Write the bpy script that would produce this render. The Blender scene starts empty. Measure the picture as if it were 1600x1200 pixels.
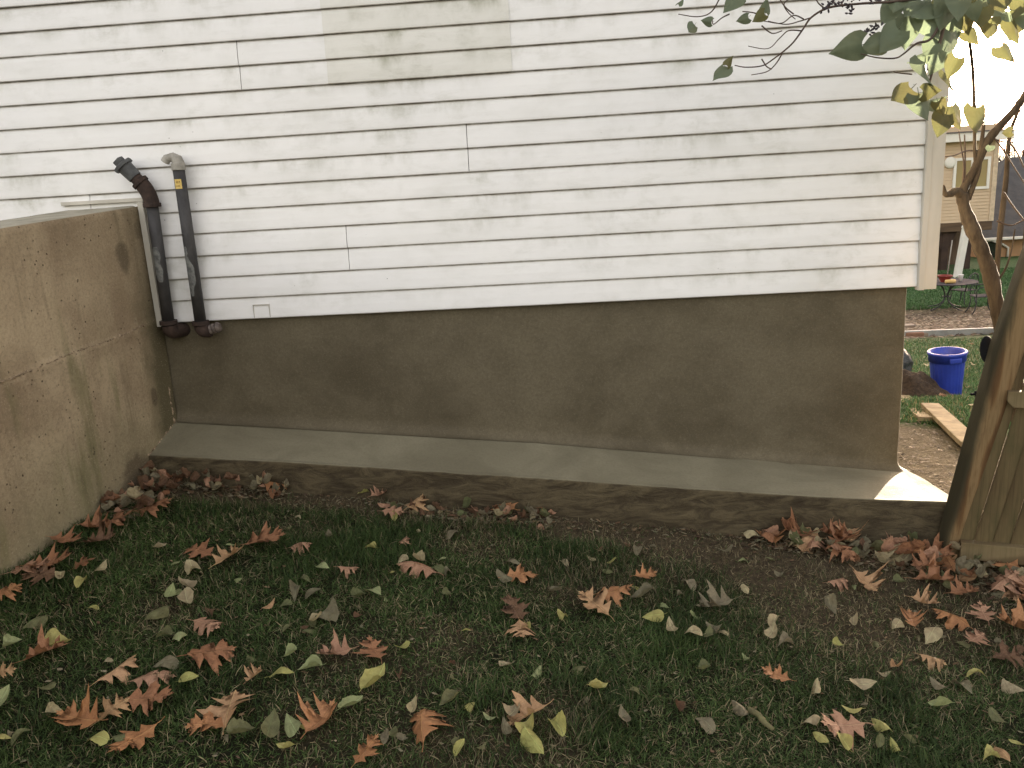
import bpy, math, random
import numpy as np
from mathutils import Vector, Matrix

random.seed(7)
rng = np.random.default_rng(11)
SC = bpy.context.scene
COL = SC.collection
R = math.radians

# ------------------------------------------------------------------ camera
CAM_POS = Vector((0.0, -3.7924, 0.5638))          # siding plane is y = 0, its lowest edge is z = 0
YAW, PITCH, ROLL, FPX = R(-4.161), R(13.8125), R(-3.374), 1294.0
_f = Vector((math.sin(YAW) * math.cos(PITCH), math.cos(YAW) * math.cos(PITCH), -math.sin(PITCH)))
_r = Vector((math.cos(YAW), -math.sin(YAW), 0.0))
_u = _r.cross(_f)
CR = math.cos(ROLL) * _r + math.sin(ROLL) * _u
CU = -math.sin(ROLL) * _r + math.cos(ROLL) * _u
cam_d = bpy.data.cameras.new('camera')
cam_d.sensor_fit = 'HORIZONTAL'
cam_d.sensor_width = 36.0
cam_d.lens = 36.0 * FPX / 1600.0
cam_d.clip_start = 0.05
cam_d.clip_end = 3000.0
cam = bpy.data.objects.new('camera', cam_d)
cam.matrix_world = Matrix(((CR.x, CU.x, -_f.x, CAM_POS.x), (CR.y, CU.y, -_f.y, CAM_POS.y),
                           (CR.z, CU.z, -_f.z, CAM_POS.z), (0, 0, 0, 1)))
COL.objects.link(cam)
SC.camera = cam

# ------------------------------------------------------------------ world, sun, exposure
SUN_AZ, SUN_EL = R(32.0), R(4.6)                  # azimuth from +y towards +x
world = bpy.data.worlds.new('World')
SC.world = world
world.use_nodes = True
wn = world.node_tree
bg = wn.nodes['Background']
sky = wn.nodes.new('ShaderNodeTexSky')
sky.sky_type = 'NISHITA'
sky.sun_disc = False
sky.sun_elevation = SUN_EL
sky.sun_rotation = SUN_AZ
sky.air_density = 1.0
sky.dust_density = 4.0
sky.ozone_density = 1.0
tint = wn.nodes.new('ShaderNodeMix')
tint.data_type = 'RGBA'
tint.blend_type = 'MULTIPLY'
tint.inputs['Factor'].default_value = 1.0
tint.inputs[7].default_value = (1.0, 0.85, 0.765, 1)
hz = wn.nodes.new('ShaderNodeHueSaturation')           # thin high haze mutes the sky's colour
hz.inputs['Saturation'].default_value = 0.5
wn.links.new(sky.outputs[0], hz.inputs['Color'])
wn.links.new(hz.outputs[0], tint.inputs[6])
wn.links.new(tint.outputs[2], bg.inputs[0])
bg.inputs[1].default_value = 0.06

sun_d = bpy.data.lights.new('sun', 'SUN')
sun_d.energy = 2.0
sun_d.angle = R(0.6)
sun_d.color = (1.0, 0.86, 0.66)
sun = bpy.data.objects.new('sun', sun_d)
SUN_DIR = Vector((math.sin(SUN_AZ) * math.cos(SUN_EL), math.cos(SUN_AZ) * math.cos(SUN_EL), math.sin(SUN_EL)))
sun.rotation_euler = SUN_DIR.to_track_quat('Z', 'Y').to_euler()
sun.location = (20, 30, 10)
COL.objects.link(sun)

SC.view_settings.view_transform = 'Standard'
SC.view_settings.look = 'None'
SC.view_settings.gamma = 1.0
SC.view_settings.exposure = 4.74
SC.cycles.use_denoising = True


# ------------------------------------------------------------------ helpers: geometry
def ray(px, py):
    d = CR * ((px - 800) / FPX) + CU * (-(py - 600) / FPX) + _f
    return d


def at(px, py, Y):
    """point of the vertical plane y = Y seen at photo pixel (px, py)"""
    d = ray(px, py)
    return CAM_POS + d * ((Y - CAM_POS.y) / d.y)


def at_z(px, py, z):
    d = ray(px, py)
    return CAM_POS + d * ((z - CAM_POS.z) / d.z)


def depth_of(p):
    return (Vector(p) - CAM_POS).dot(_f)


def hash2(ix, iy, seed):
    h = (ix.astype(np.int64) * 374761393 + iy.astype(np.int64) * 668265263 + seed * 982451653) & 0x7fffffff
    h = ((h ^ (h >> 13)) * 1274126177) & 0x7fffffff
    h = h ^ (h >> 16)
    return (h & 0xffff) / 65535.0


def vnoise(x, y, seed=0):
    x = np.asarray(x, float)
    y = np.asarray(y, float)
    ix, iy = np.floor(x), np.floor(y)
    fx, fy = x - ix, y - iy
    fx, fy = fx * fx * (3 - 2 * fx), fy * fy * (3 - 2 * fy)
    a, b = hash2(ix, iy, seed), hash2(ix + 1, iy, seed)
    c, d = hash2(ix, iy + 1, seed), hash2(ix + 1, iy + 1, seed)
    return (a * (1 - fx) + b * fx) * (1 - fy) + (c * (1 - fx) + d * fx) * fy


def fbm(x, y, scale=1.0, octv=4, seed=0):
    """noise in -1..1"""
    s, amp, tot = 0.0, 1.0, 0.0
    for o in range(octv):
        s = s + amp * (vnoise(np.asarray(x) * scale * 2 ** o + 17.3 * o, np.asarray(y) * scale * 2 ** o - 9.1 * o, seed + o) * 2 - 1)
        tot += amp
        amp *= 0.5
    return s / tot


def sstep(a, b, x):
    t = np.clip((np.asarray(x, float) - a) / (b - a), 0, 1)
    return t * t * (3 - 2 * t)


# terrain height
GY = np.array([-1.0, 0.0, 0.75, 1.8, 2.9, 3.4, 4.7, 7.0, 10.5, 17.8, 23.0, 32.0, 60.0, 100.0])
GZ = np.array([-1.16, -1.16, -1.22, -1.35, -1.45, -1.52, -1.84, -2.08, -2.44, -3.30, -3.60, -3.90, -4.3, -4.5])


def ground_h(x, y):
    x = np.asarray(x, float)
    y = np.asarray(y, float)
    lawn = np.interp(x, [-3.0, -1.96, -1.05, -0.145, 0.575, 1.12, 1.56, 2.6], [-.62, -.680, -.800, -.905, -.990, -1.05, -1.105, -1.20]) + 0.04 * (np.clip(y, -6.0, 0.5) + 0.27)
    back = np.interp(y, GY, GZ) - 0.01 * np.clip(x - 2.0, 0, 6)
    w = sstep(-0.1, 0.9, y)
    z = lawn * (1 - w) + back * w
    near = np.exp(-((x / 9.0) ** 2 + (y / 12.0) ** 2))
    return z + near * (0.010 * fbm(x, y, 2.2, 3, 5) + 0.006 * fbm(x, y, 11.0, 2, 9))


def gz(x, y):
    return float(ground_h(np.array([x]), np.array([y]))[0])


def on_ground(px, py):
    """point of the terrain seen at a photo pixel"""
    d = ray(px, py)
    lo, hi = 0.5, 0.5
    while hi < 80:
        p = CAM_POS + d * hi
        if p.z < gz(p.x, p.y):
            break
        lo = hi
        hi += 0.1
    for _ in range(18):
        m = (lo + hi) / 2
        p = CAM_POS + d * m
        if p.z < gz(p.x, p.y):
            hi = m
        else:
            lo = m
    return CAM_POS + d * hi


class MB:
    """collects shapes; build() links them as ONE mesh object"""

    def __init__(self):
        self.v, self.f = [], []

    def add(self, vs, fs):
        o = len(self.v)
        self.v += [tuple(p) for p in vs]
        self.f += [tuple(i + o for i in f) for f in fs]
        return self

    def hexa(self, c):
        return self.add(c, [(0, 3, 2, 1), (4, 5, 6, 7), (0, 1, 5, 4), (1, 2, 6, 5), (2, 3, 7, 6), (3, 0, 4, 7)])

    def box(self, c, s, m=None):
        x, y, z = s[0] / 2, s[1] / 2, s[2] / 2
        pts = [Vector(p) for p in ((-x, -y, -z), (x, -y, -z), (x, y, -z), (-x, y, -z), (-x, -y, z), (x, -y, z), (x, y, z), (-x, y, z))]
        if m is not None:
            pts = [m @ p for p in pts]
        c = Vector(c)
        return self.hexa([p + c for p in pts])

    def box2(self, a, b):
        return self.box([(a[i] + b[i]) / 2 for i in range(3)], [abs(b[i] - a[i]) for i in range(3)])

    def tube(self, pts, rad, n=8, cap=True):
        pts = [Vector(p) for p in pts]
        if not hasattr(rad, '__len__'):
            rad = [rad] * len(pts)
        t0 = (pts[1] - pts[0]).normalized()
        a = t0.orthogonal().normalized()
        vs, fs = [], []
        for i, p in enumerate(pts):
            if i == 0:
                t = t0
            elif i == len(pts) - 1:
                t = (pts[i] - pts[i - 1]).normalized()
            else:
                t = ((pts[i] - pts[i - 1]).normalized() + (pts[i + 1] - pts[i]).normalized()).normalized()
            a = (a - t * a.dot(t)).normalized()
            b = t.cross(a)
            for k in range(n):
                q = 2 * math.pi * k / n
                vs.append(p + (a * math.cos(q) + b * math.sin(q)) * rad[i])
        for i in range(len(pts) - 1):
            for k in range(n):
                k2 = (k + 1) % n
                fs.append((i * n + k, i * n + k2, (i + 1) * n + k2, (i + 1) * n + k))
        if cap:
            fs.append(tuple(range(n - 1, -1, -1)))
            fs.append(tuple((len(pts) - 1) * n + k for k in range(n)))
        return self.add(vs, fs)

    def lathe(self, prof, n=32, origin=(0, 0, 0), mod=None, m=None):
        vs, fs = [], []
        o = Vector(origin)
        for i, (r, z) in enumerate(prof):
            for k in range(n):
                q = 2 * math.pi * k / n
                rr = r * (mod(q, z) if mod else 1.0)
                p = Vector((rr * math.cos(q), rr * math.sin(q), z))
                if m is not None:
                    p = m @ p
                vs.append(o + p)
        for i in range(len(prof) - 1):
            for k in range(n):
                k2 = (k + 1) % n
                fs.append((i * n + k, i * n + k2, (i + 1) * n + k2, (i + 1) * n + k))
        return self.add(vs, fs)

    def grid(self, V):
        """V: array (nu, nv, 3)"""
        nu, nv = V.shape[:2]
        fs = [(i * nv + j, (i + 1) * nv + j, (i + 1) * nv + j + 1, i * nv + j + 1) for i in range(nu - 1) for j in range(nv - 1)]
        return self.add(V.reshape(-1, 3).tolist(), fs)

    def build(self, name, m, parent=None, smooth=False, bevel=0.0, loc=None):
        me = bpy.data.meshes.new(name)
        vs = self.v
        if loc is not None:
            vs = [(x - loc[0], y - loc[1], z - loc[2]) for x, y, z in vs]
        me.from_pydata(vs, [], self.f)
        me.update()
        if smooth:
            me.shade_smooth()
        o = bpy.data.objects.new(name, me)
        COL.objects.link(o)
        if loc is not None:
            o.location = loc
        me.materials.append(m)
        if parent:
            o.parent = parent
            if loc is None:
                o.matrix_parent_inverse = Matrix.Identity(4)
        if bevel:
            b = o.modifiers.new('bevel', 'BEVEL')
            b.width = bevel
            b.segments = 2
            b.limit_method = 'ANGLE'
            b.angle_limit = R(40)
        return o


def fast_mesh(name, V, quads=None, tris=None, cols=None, smooth=False):
    me = bpy.data.meshes.new(name)
    V = np.asarray(V, np.float32)
    me.vertices.add(len(V))
    me.vertices.foreach_set('co', V.ravel())
    parts, starts, pos = [], [], 0
    for arr, k in ((quads, 4), (tris, 3)):
        if arr is not None and len(arr):
            parts.append(np.asarray(arr, np.int32).ravel())
            starts.append(pos + np.arange(len(arr)) * k)
            pos += len(arr) * k
    L = np.concatenate(parts)
    me.loops.add(len(L))
    me.loops.foreach_set('vertex_index', L)
    S = np.concatenate(starts).astype(np.int32)
    me.polygons.add(len(S))
    me.polygons.foreach_set('loop_start', S)
    me.update(calc_edges=True)
    if cols is not None:
        ca = me.color_attributes.new('Col', 'FLOAT_COLOR', 'POINT')
        c4 = np.ones((len(V), 4), np.float32)
        c4[:, :3] = cols
        ca.data.foreach_set('color', c4.ravel())
    if smooth:
        me.shade_smooth()
    me.validate()
    return me


def link_mesh(name, me, m, parent=None):
    o = bpy.data.objects.new(name, me)
    COL.objects.link(o)
    if m is not None:
        me.materials.append(m)
    if parent:
        o.parent = parent
    return o


def tag(o, label=None, cat=None, group=None, kind=None):
    if label:
        o['label'] = label
    if cat:
        o['category'] = cat
    if group:
        o['group'] = group
    if kind:
        o['kind'] = kind
    return o


def thing(name, label, cat, loc=(0, 0, 0), rz=0.0, group=None):
    o = bpy.data.objects.new(name, None)
    o.empty_display_size = 0.1
    COL.objects.link(o)
    o.location = loc
    o.rotation_euler = (0, 0, rz)
    return tag(o, label, cat, group)


# ------------------------------------------------------------------ helpers: materials
class NT:
    def __init__(self, name):
        self.m = bpy.data.materials.new(name)
        self.m.use_nodes = True
        self.t = self.m.node_tree
        self.b = self.t.nodes['Principled BSDF']
        self.out = self.t.nodes['Material Output']
        self._co = {}

    def n(self, kind, **kw):
        nd = self.t.nodes.new(kind)
        for k, v in kw.items():
            setattr(nd, k, v)
        return nd

    def l(self, a, b):
        self.t.links.new(a, b)

    def coord(self, which='Object', scale=(1, 1, 1)):
        key = (which, tuple(scale))
        if key not in self._co:
            tc = self.n('ShaderNodeTexCoord')
            mp = self.n('ShaderNodeMapping')
            mp.inputs['Scale'].default_value = scale
            self.l(tc.outputs[which], mp.inputs[0])
            self._co[key] = mp.outputs[0]
        return self._co[key]

    def noise(self, scale, detail=4, rough=0.55, stretch=(1, 1, 1), dist=0.0, which='Object'):
        nd = self.n('ShaderNodeTexNoise')
        nd.inputs['Scale'].default_value = scale
        nd.inputs['Detail'].default_value = detail
        nd.inputs['Roughness'].default_value = rough
        nd.inputs['Distortion'].default_value = dist
        self.l(self.coord(which, stretch), nd.inputs['Vector'])
        return nd.outputs['Fac']

    def voro(self, scale, stretch=(1, 1, 1), feature='F1', rnd=1.0):
        nd = self.n('ShaderNodeTexVoronoi', feature=feature)
        nd.inputs['Scale'].default_value = scale
        nd.inputs['Randomness'].default_value = rnd
        self.l(self.coord('Object', stretch), nd.inputs['Vector'])
        return nd.outputs['Distance']

    def ramp(self, x, a, b, lo=0.0, hi=1.0):
        nd = self.n('ShaderNodeMapRange', clamp=True)
        nd.interpolation_type = 'SMOOTHSTEP'
        nd.inputs['From Min'].default_value = a
        nd.inputs['From Max'].default_value = b
        nd.inputs['To Min'].default_value = lo
        nd.inputs['To Max'].default_value = hi
        self.l(x, nd.inputs['Value'])
        return nd.outputs[0]

    def math(self, op, a, b=None, c=None):
        nd = self.n('ShaderNodeMath', operation=op)
        for i, v in enumerate((a, b, c)):
            if v is None:
                continue
            if isinstance(v, (int, float)):
                nd.inputs[i].default_value = v
            else:
                self.l(v, nd.inputs[i])
        return nd.outputs[0]

    def mix(self, fac, a, b, blend='MIX'):
        nd = self.n('ShaderNodeMix', data_type='RGBA', blend_type=blend)
        for i, v in ((0, fac), (6, a), (7, b)):
            if isinstance(v, (int, float)):
                nd.inputs[i].default_value = v
            elif isinstance(v, tuple):
                nd.inputs[i].default_value = (*v[:3], 1)
            else:
                self.l(v, nd.inputs[i])
        return nd.outputs[2]

    def sep(self, which='Object'):
        s = self.n('ShaderNodeSeparateXYZ')
        self.l(self.coord(which), s.inputs[0])
        return s.outputs

    def attr(self, name='Col'):
        a = self.n('ShaderNodeAttribute')
        a.attribute_name = name
        return a.outputs['Color']

    def rand(self):
        return self.n('ShaderNodeObjectInfo').outputs['Random']

    def color(self, c):
        if isinstance(c, tuple):
            self.b.inputs['Base Color'].default_value = (*c[:3], 1)
        else:
            self.l(c, self.b.inputs['Base Color'])
        return self

    def rough(self, r):
        if isinstance(r, (int, float)):
            self.b.inputs['Roughness'].default_value = r
        else:
            self.l(r, self.b.inputs['Roughness'])
        return self

    def bump(self, h, dist, strength=1.0):
        bn = self.n('ShaderNodeBump')
        bn.inputs['Strength'].default_value = strength
        bn.inputs['Distance'].default_value = dist
        self.l(h, bn.inputs['Height'])
        self.l(bn.outputs[0], self.b.inputs['Normal'])
        return self

    def spec(self, s):
        self.b.inputs['Specular IOR Level'].default_value = s
        return self

    def metal(self, s):
        self.b.inputs['Metallic'].default_value = s
        return self


def plain(name, c, c2=None, scale=8.0, rough=0.6, bump=0.0, spec=0.4, stretch=(1, 1, 1), metal=0.0):
    t = NT(name)
    f = t.noise(scale, 5, 0.6, stretch)
    if c2 is None:
        c2 = tuple(x * 0.75 for x in c)
    t.color(t.mix(t.ramp(f, 0.32, 0.68), c, c2)).rough(rough).spec(spec).metal(metal)
    if bump:
        t.bump(t.noise(scale * 4, 4, 0.6, stretch), bump)
    return t.m


def siding_mat(name, white, dirt_amt, e=0.1016):
    t = NT(name)
    X, Y, Z = t.sep()
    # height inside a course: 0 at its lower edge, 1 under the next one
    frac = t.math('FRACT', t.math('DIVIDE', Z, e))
    big = t.noise(1.1, 3, 0.6, (1, 1, 1.6))
    streak = t.noise(5.0, 5, 0.65, (1.0, 1, 0.55))
    smear = t.noise(13.0, 6, 0.7, (0.55, 1, 1.3), 0.3)
    upper = t.ramp(frac, 0.25, 1.0)
    low = t.ramp(frac, 0.30, 0.0)
    m1 = t.math('MULTIPLY', t.ramp(streak, 0.42, 0.74), t.math('ADD', t.math('MULTIPLY', upper, 0.8), 0.15))
    m1 = t.math('MULTIPLY', m1, t.ramp(big, 0.40, 0.62, 0.12, 1.0))
    m2 = t.math('MULTIPLY', t.ramp(smear, 0.46, 0.75), t.ramp(big, 0.35, 0.7, 0.25, 0.9))
    soft = t.math('MULTIPLY', t.ramp(t.noise(2.1, 5, 0.62, (0.7, 1, 2.0), 0.4), 0.46, 0.76), 0.42)
    m2 = t.math('ADD', m2, soft)
    dirt = t.math('MULTIPLY', t.math('ADD', t.math('MULTIPLY', m1, 0.78), t.math('MULTIPLY', m2, 0.30)), dirt_amt)
    col = t.mix(t.ramp(t.noise(0.7, 2), 0.3, 0.7), white, tuple(c * k for c, k in zip(white, (0.94, 0.945, 0.955))))
    col = t.mix(dirt, col, (0.27, 0.275, 0.19))
    # black mould specks, sparse
    sp = t.voro(26.0, (1, 0.02, 1))
    spots = t.math('MULTIPLY', t.ramp(sp, 0.075, 0.035), t.ramp(t.noise(3.1, 3, 0.7), 0.56, 0.64))
    col = t.mix(t.math('MULTIPLY', spots, 0.8), col, (0.03, 0.028, 0.024))
    fine = t.voro(60.0, (1, 0.02, 1))
    dots = t.math('MULTIPLY', t.ramp(fine, 0.09, 0.04), t.ramp(t.noise(4.3, 3, 0.7), 0.60, 0.7))
    col = t.mix(t.math('MULTIPLY', dots, 0.5), col, (0.10, 0.08, 0.06))
    # grime and painted lap shadow along both edges of each course
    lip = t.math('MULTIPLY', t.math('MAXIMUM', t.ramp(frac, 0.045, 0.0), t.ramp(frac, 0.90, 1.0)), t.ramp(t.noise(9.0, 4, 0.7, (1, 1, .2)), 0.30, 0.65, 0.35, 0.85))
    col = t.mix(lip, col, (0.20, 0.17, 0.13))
    t.color(col).rough(t.ramp(t.noise(3, 3), .3, .7, .42, .6)).spec(0.35)
    grain = t.noise(38.0, 4, 0.6, (0.10, 1, 1.4), 1.2)
    wob = t.noise(2.2, 2, .5, (0.6, 1, 2.5))
    t.bump(t.math('ADD', t.math('MULTIPLY', grain, 0.22), t.math('MULTIPLY', wob, 2.2)), 0.0022, 0.8)
    return t.m


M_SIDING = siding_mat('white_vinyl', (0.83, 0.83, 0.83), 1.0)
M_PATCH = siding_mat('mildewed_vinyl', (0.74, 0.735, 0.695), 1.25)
M_TRIM = plain('white_trim', (0.55, 0.525, 0.47), (0.46, 0.44, 0.385), 3.0, 0.5, 0.0004, 0.4, (3, 3, 0.6))
M_SHEATH = plain('dark_sheathing', (0.03, 0.028, 0.025))
M_ROOF = plain('asphalt_shingle', (0.075, 0.07, 0.065), (0.045, 0.043, 0.042), 14, 0.9, 0.01)


def parge_mat():
    t = NT('wet_cement_parge')
    cloud = t.noise(1.9, 5, 0.62, (1, 1, 1.2), 0.25)
    trowel = t.noise(6.0, 6, 0.65, (0.8, 1, 1.15), 0.9)
    fine = t.noise(70.0, 4, 0.7)
    c = t.mix(t.ramp(cloud, 0.32, 0.68), (0.078, 0.064, 0.038), (0.136, 0.116, 0.076))
    c = t.mix(t.ramp(trowel, 0.40, 0.80, 0, 0.4), c, (0.155, 0.132, 0.090))
    c = t.mix(t.ramp(t.noise(3.3, 4, .65, (1, 1, .7)), 0.55, 0.85, 0, 0.25), c, (0.055, 0.045, 0.028))
    c = t.mix(t.ramp(fine, 0.35, 0.7, 0, 0.32), c, (0.05, 0.042, 0.028))
    c = t.mix(t.ramp(t.noise(150.0, 3, .7), .50, .8, 0, .35), c, (0.24, 0.21, 0.15))
    t.color(c).rough(t.ramp(cloud, .3, .7, .72, .9)).spec(0.3)
    arcs = t.noise(16.0, 5, 0.6, (0.45, 1, 1.0), 1.5)
    t.bump(t.math('ADD', t.math('MULTIPLY', arcs, 1.0), t.math('MULTIPLY', fine, 0.5)), 0.0028, 0.7)
    return t.m


def footing_mat():
    t = NT('trowelled_cement_ledge')
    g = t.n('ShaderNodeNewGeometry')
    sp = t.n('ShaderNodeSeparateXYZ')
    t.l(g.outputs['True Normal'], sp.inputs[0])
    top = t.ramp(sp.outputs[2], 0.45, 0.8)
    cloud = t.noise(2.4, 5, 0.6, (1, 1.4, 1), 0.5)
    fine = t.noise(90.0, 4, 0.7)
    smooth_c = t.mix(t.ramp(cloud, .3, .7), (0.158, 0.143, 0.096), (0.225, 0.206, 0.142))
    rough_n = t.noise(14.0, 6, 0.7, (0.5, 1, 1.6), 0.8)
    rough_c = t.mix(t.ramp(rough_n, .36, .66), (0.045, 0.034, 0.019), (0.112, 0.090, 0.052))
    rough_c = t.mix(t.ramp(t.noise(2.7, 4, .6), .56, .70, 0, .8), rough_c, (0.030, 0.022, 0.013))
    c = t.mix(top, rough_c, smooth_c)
    c = t.mix(t.ramp(fine, .4, .75, 0, .2), c, (0.06, 0.05, 0.04))
    t.color(c).rough(0.86).spec(0.25)
    h = t.math('ADD', t.math('MULTIPLY', rough_n, t.ramp(top, 0, 1, 2.6, 0.15)), t.math('MULTIPLY', fine, t.ramp(top, 0, 1, .8, .25)))
    t.bump(h, 0.006, 0.9)
    return t.m


def concrete_mat():
    # object space of the concrete wall: x along the wall away from the house, z up
    t = NT('weathered_concrete')
    X, Y, Z = t.sep()
    cloud = t.noise(2.2, 5, 0.6, (1, 1, 1), 0.4)
    tone = t.noise(5.5, 6, 0.65, (1, 1, 0.7))
    fine = t.noise(85, 4, 0.7)
    c = t.mix(t.ramp(cloud, .32, .68), (0.25, 0.190, 0.122), (0.42, 0.338, 0.225))
    c = t.mix(t.ramp(tone, .45, .75, 0, .55), c, (0.225, 0.165, 0.11))
    lower = t.ramp(t.math('ADD', Z, t.math('MULTIPLY', t.math('SUBTRACT', t.noise(3, 3), .5), .5)), -0.15, -0.75)
    c = t.mix(t.math('MULTIPLY', lower, .75), c, (0.245, 0.222, 0.138))
    # algae running down in stripes
    alg = t.math('MULTIPLY', t.ramp(t.noise(4.2, 4, .6, (2.0, 1, 0.25), .3), .50, .70), t.ramp(t.noise(1.8, 3, .5, (1.5, 1, .8)), .40, .62))
    alg = t.math('MULTIPLY', alg, t.ramp(Z, 0.35, -0.25, 0.15, 1.0))
    c = t.mix(t.math('MULTIPLY', alg, .78), c, (0.135, 0.135, 0.060))
    run = t.math('MULTIPLY', t.ramp(t.noise(6.5, 5, .65, (2.4, 1, 0.16), .2), .52, .74), t.ramp(t.noise(1.3, 3, .5), .38, .6))
    c = t.mix(t.math('MULTIPLY', run, .5), c, (0.13, 0.105, 0.066))
    pale = t.ramp(t.noise(9.0, 6, .75, (1, 1, .6), .3), .60, .74)
    c = t.mix(t.math('MULTIPLY', pale, .35), c, (0.47, 0.40, 0.28))
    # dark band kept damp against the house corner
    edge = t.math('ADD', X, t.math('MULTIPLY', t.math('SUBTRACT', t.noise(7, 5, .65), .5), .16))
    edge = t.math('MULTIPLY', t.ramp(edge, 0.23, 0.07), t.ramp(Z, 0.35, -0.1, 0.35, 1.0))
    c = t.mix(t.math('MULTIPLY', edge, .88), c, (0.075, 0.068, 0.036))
    # dark damp blots

    def blot(cx, cz, rx, rz, amt, c):
        dx = t.math('DIVIDE', t.math('SUBTRACT', X, cx), rx)
        dz = t.math('DIVIDE', t.math('SUBTRACT', Z, cz), rz)
        r = t.math('SQRT', t.math('ADD', t.math('MULTIPLY', dx, dx), t.math('MULTIPLY', dz, dz)))
        r = t.math('ADD', r, t.math('MULTIPLY', t.math('SUBTRACT', t.noise(18, 5, .7), .5), 1.1))
        return t.mix(t.math('MULTIPLY', t.ramp(r, 1.05, 0.55), amt), c, (0.10, 0.078, 0.05))
    c = blot(0.20, 0.335, 0.055, 0.085, .75, c)
    c = blot(0.155, -0.325, 0.03, 0.055, .7, c)
    c = blot(0.05, 0.44, 0.05, 0.05, .5, c)
    c = blot(0.36, -0.655, 0.13, 0.16, .85, c)
    # pits
    pit = t.voro(34, (1, 1, 1))
    pits = t.math('MULTIPLY', t.ramp(pit, .16, .07), t.ramp(t.noise(6, 3, .6), .44, .58))
    c = t.mix(t.math('MULTIPLY', pits, .8), c, (0.05, 0.035, 0.025))
    c = t.mix(t.ramp(fine, .4, .75, 0, .45), c, (0.12, 0.095, 0.062))
    c = t.mix(t.ramp(t.noise(140, 3, .7), .52, .8, 0, .4), c, (0.55, 0.46, 0.34))
    t.color(c).rough(0.9).spec(0.2)
    h = t.math('SUBTRACT', t.math('ADD', t.math('MULTIPLY', fine, .5), t.math('MULTIPLY', tone, .8)), t.math('MULTIPLY', pits, 2.0))
    t.bump(h, 0.004, 0.8)
    return t.m


M_PARGE, M_FOOT, M_CONC = parge_mat(), footing_mat(), concrete_mat()
M_JOINT = plain('crumbling_mortar', (0.40, 0.31, 0.21), (0.12, 0.085, 0.055), 60, .95, .004)
M_COPING = plain('pale_worn_concrete', (0.38, 0.35, 0.28), (0.25, 0.235, 0.18), 9, .9, .004)


def ground_mat():
    t = NT('soil_and_turf')
    base = t.attr('Col')
    f = t.noise(48, 6, .7)
    g = t.noise(9, 5, .65)
    c = t.mix(t.ramp(f, .30, .70), t.mix(1.0, base, (0.50, 0.48, 0.46), 'MULTIPLY'), t.mix(1.0, base, (1.35, 1.32, 1.25), 'MULTIPLY'))
    c = t.mix(t.ramp(g, .35, .7, 0, .5), c, t.mix(1.0, base, (0.6, 0.58, 0.58), 'MULTIPLY'))
    t.color(c).rough(.95).spec(.15)
    t.bump(t.math('ADD', f, t.math('MULTIPLY', g, 2.0)), .02, .9)
    return t.m


def blade_mat():
    t = NT('grass_blade')
    c = t.attr('Col')
    t.color(c).rough(.6).spec(.25)
    tr = t.n('ShaderNodeBsdfTranslucent')
    t.l(c, tr.inputs['Color'])
    mx = t.n('ShaderNodeMixShader')
    mx.inputs[0].default_value = .25
    t.l(t.b.outputs[0], mx.inputs[1])
    t.l(tr.outputs[0], mx.inputs[2])
    t.l(mx.outputs[0], t.out.inputs[0])
    return t.m


def leaf_mat(name, c, c2, spots=(0.05, 0.03, 0.02), amt=.5, trans=.2, rough=.55):
    t = NT(name)
    hue = t.mix(t.rand(), c, c2)
    n = t.noise(5, 4, .65)
    col = t.mix(t.ramp(n, .42, .75, 0, amt), hue, spots)
    col = t.mix(t.ramp(t.noise(2.0, 3), .3, .7, 0, .5), col, t.mix(1.0, col, (0.62, 0.58, 0.55), 'MULTIPLY'))
    X, Y, Z = t.sep()
    rib = t.ramp(t.math('ABSOLUTE', X), .020, .004)
    col = t.mix(t.math('MULTIPLY', rib, .45), col, (min(1, c[0] * 1.5), min(1, c[1] * 1.7), min(1, c[2] * 1.7)))
    t.color(col).rough(rough).spec(.3)
    t.bump(t.math('ADD', n, t.math('MULTIPLY', rib, .4)), .03, .6)
    tr = t.n('ShaderNodeBsdfTranslucent')
    t.l(col, tr.inputs['Color'])
    mx = t.n('ShaderNodeMixShader')
    mx.inputs[0].default_value = trans
    t.l(t.b.outputs[0], mx.inputs[1])
    t.l(tr.outputs[0], mx.inputs[2])
    t.l(mx.outputs[0], t.out.inputs[0])
    return t.m


LM = {
    'orange': leaf_mat('oak_orange', (0.43, 0.210, 0.092), (0.49, 0.250, 0.120), (0.20, 0.085, 0.045)),
    'rust': leaf_mat('oak_rust', (0.31, 0.150, 0.078), (0.38, 0.19, 0.10), (0.10, 0.045, 0.025)),
    'pink': leaf_mat('oak_pinkish', (0.45, 0.26, 0.165), (0.49, 0.29, 0.19), (0.22, 0.11, 0.07)),
    'tan': leaf_mat('oak_tan', (0.50, 0.32, 0.165), (0.53, 0.33, 0.19), (0.25, 0.14, 0.07)),
    'brown': leaf_mat('leaf_brown', (0.155, 0.085, 0.048), (0.21, 0.125, 0.075), (0.06, 0.035, 0.025)),
    'yellow': leaf_mat('leaf_yellow_green', (0.42, 0.42, 0.145), (0.48, 0.44, 0.165), (0.22, 0.20, 0.08), .35),
    'green': leaf_mat('leaf_pale_green', (0.36, 0.40, 0.20), (0.30, 0.35, 0.16), (0.17, 0.17, 0.09), .4),
    'pale': leaf_mat('leaf_straw', (0.47, 0.41, 0.24), (0.40, 0.34, 0.22), (0.2, 0.15, 0.09), .45),
    'gray': leaf_mat('leaf_grey', (0.20, 0.185, 0.115), (0.27, 0.235, 0.155), (0.10, 0.085, 0.055), .6),
    'olive': leaf_mat('leaf_dull_olive', (0.14, 0.16, 0.07), (0.19, 0.19, 0.09), (0.08, 0.07, 0.04), .5),
}
M_LILAC = leaf_mat('lilac_leaf', (0.125, 0.160, 0.105), (0.155, 0.180, 0.105), (0.20, 0.18, 0.07), .25, .35, .5)
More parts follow.
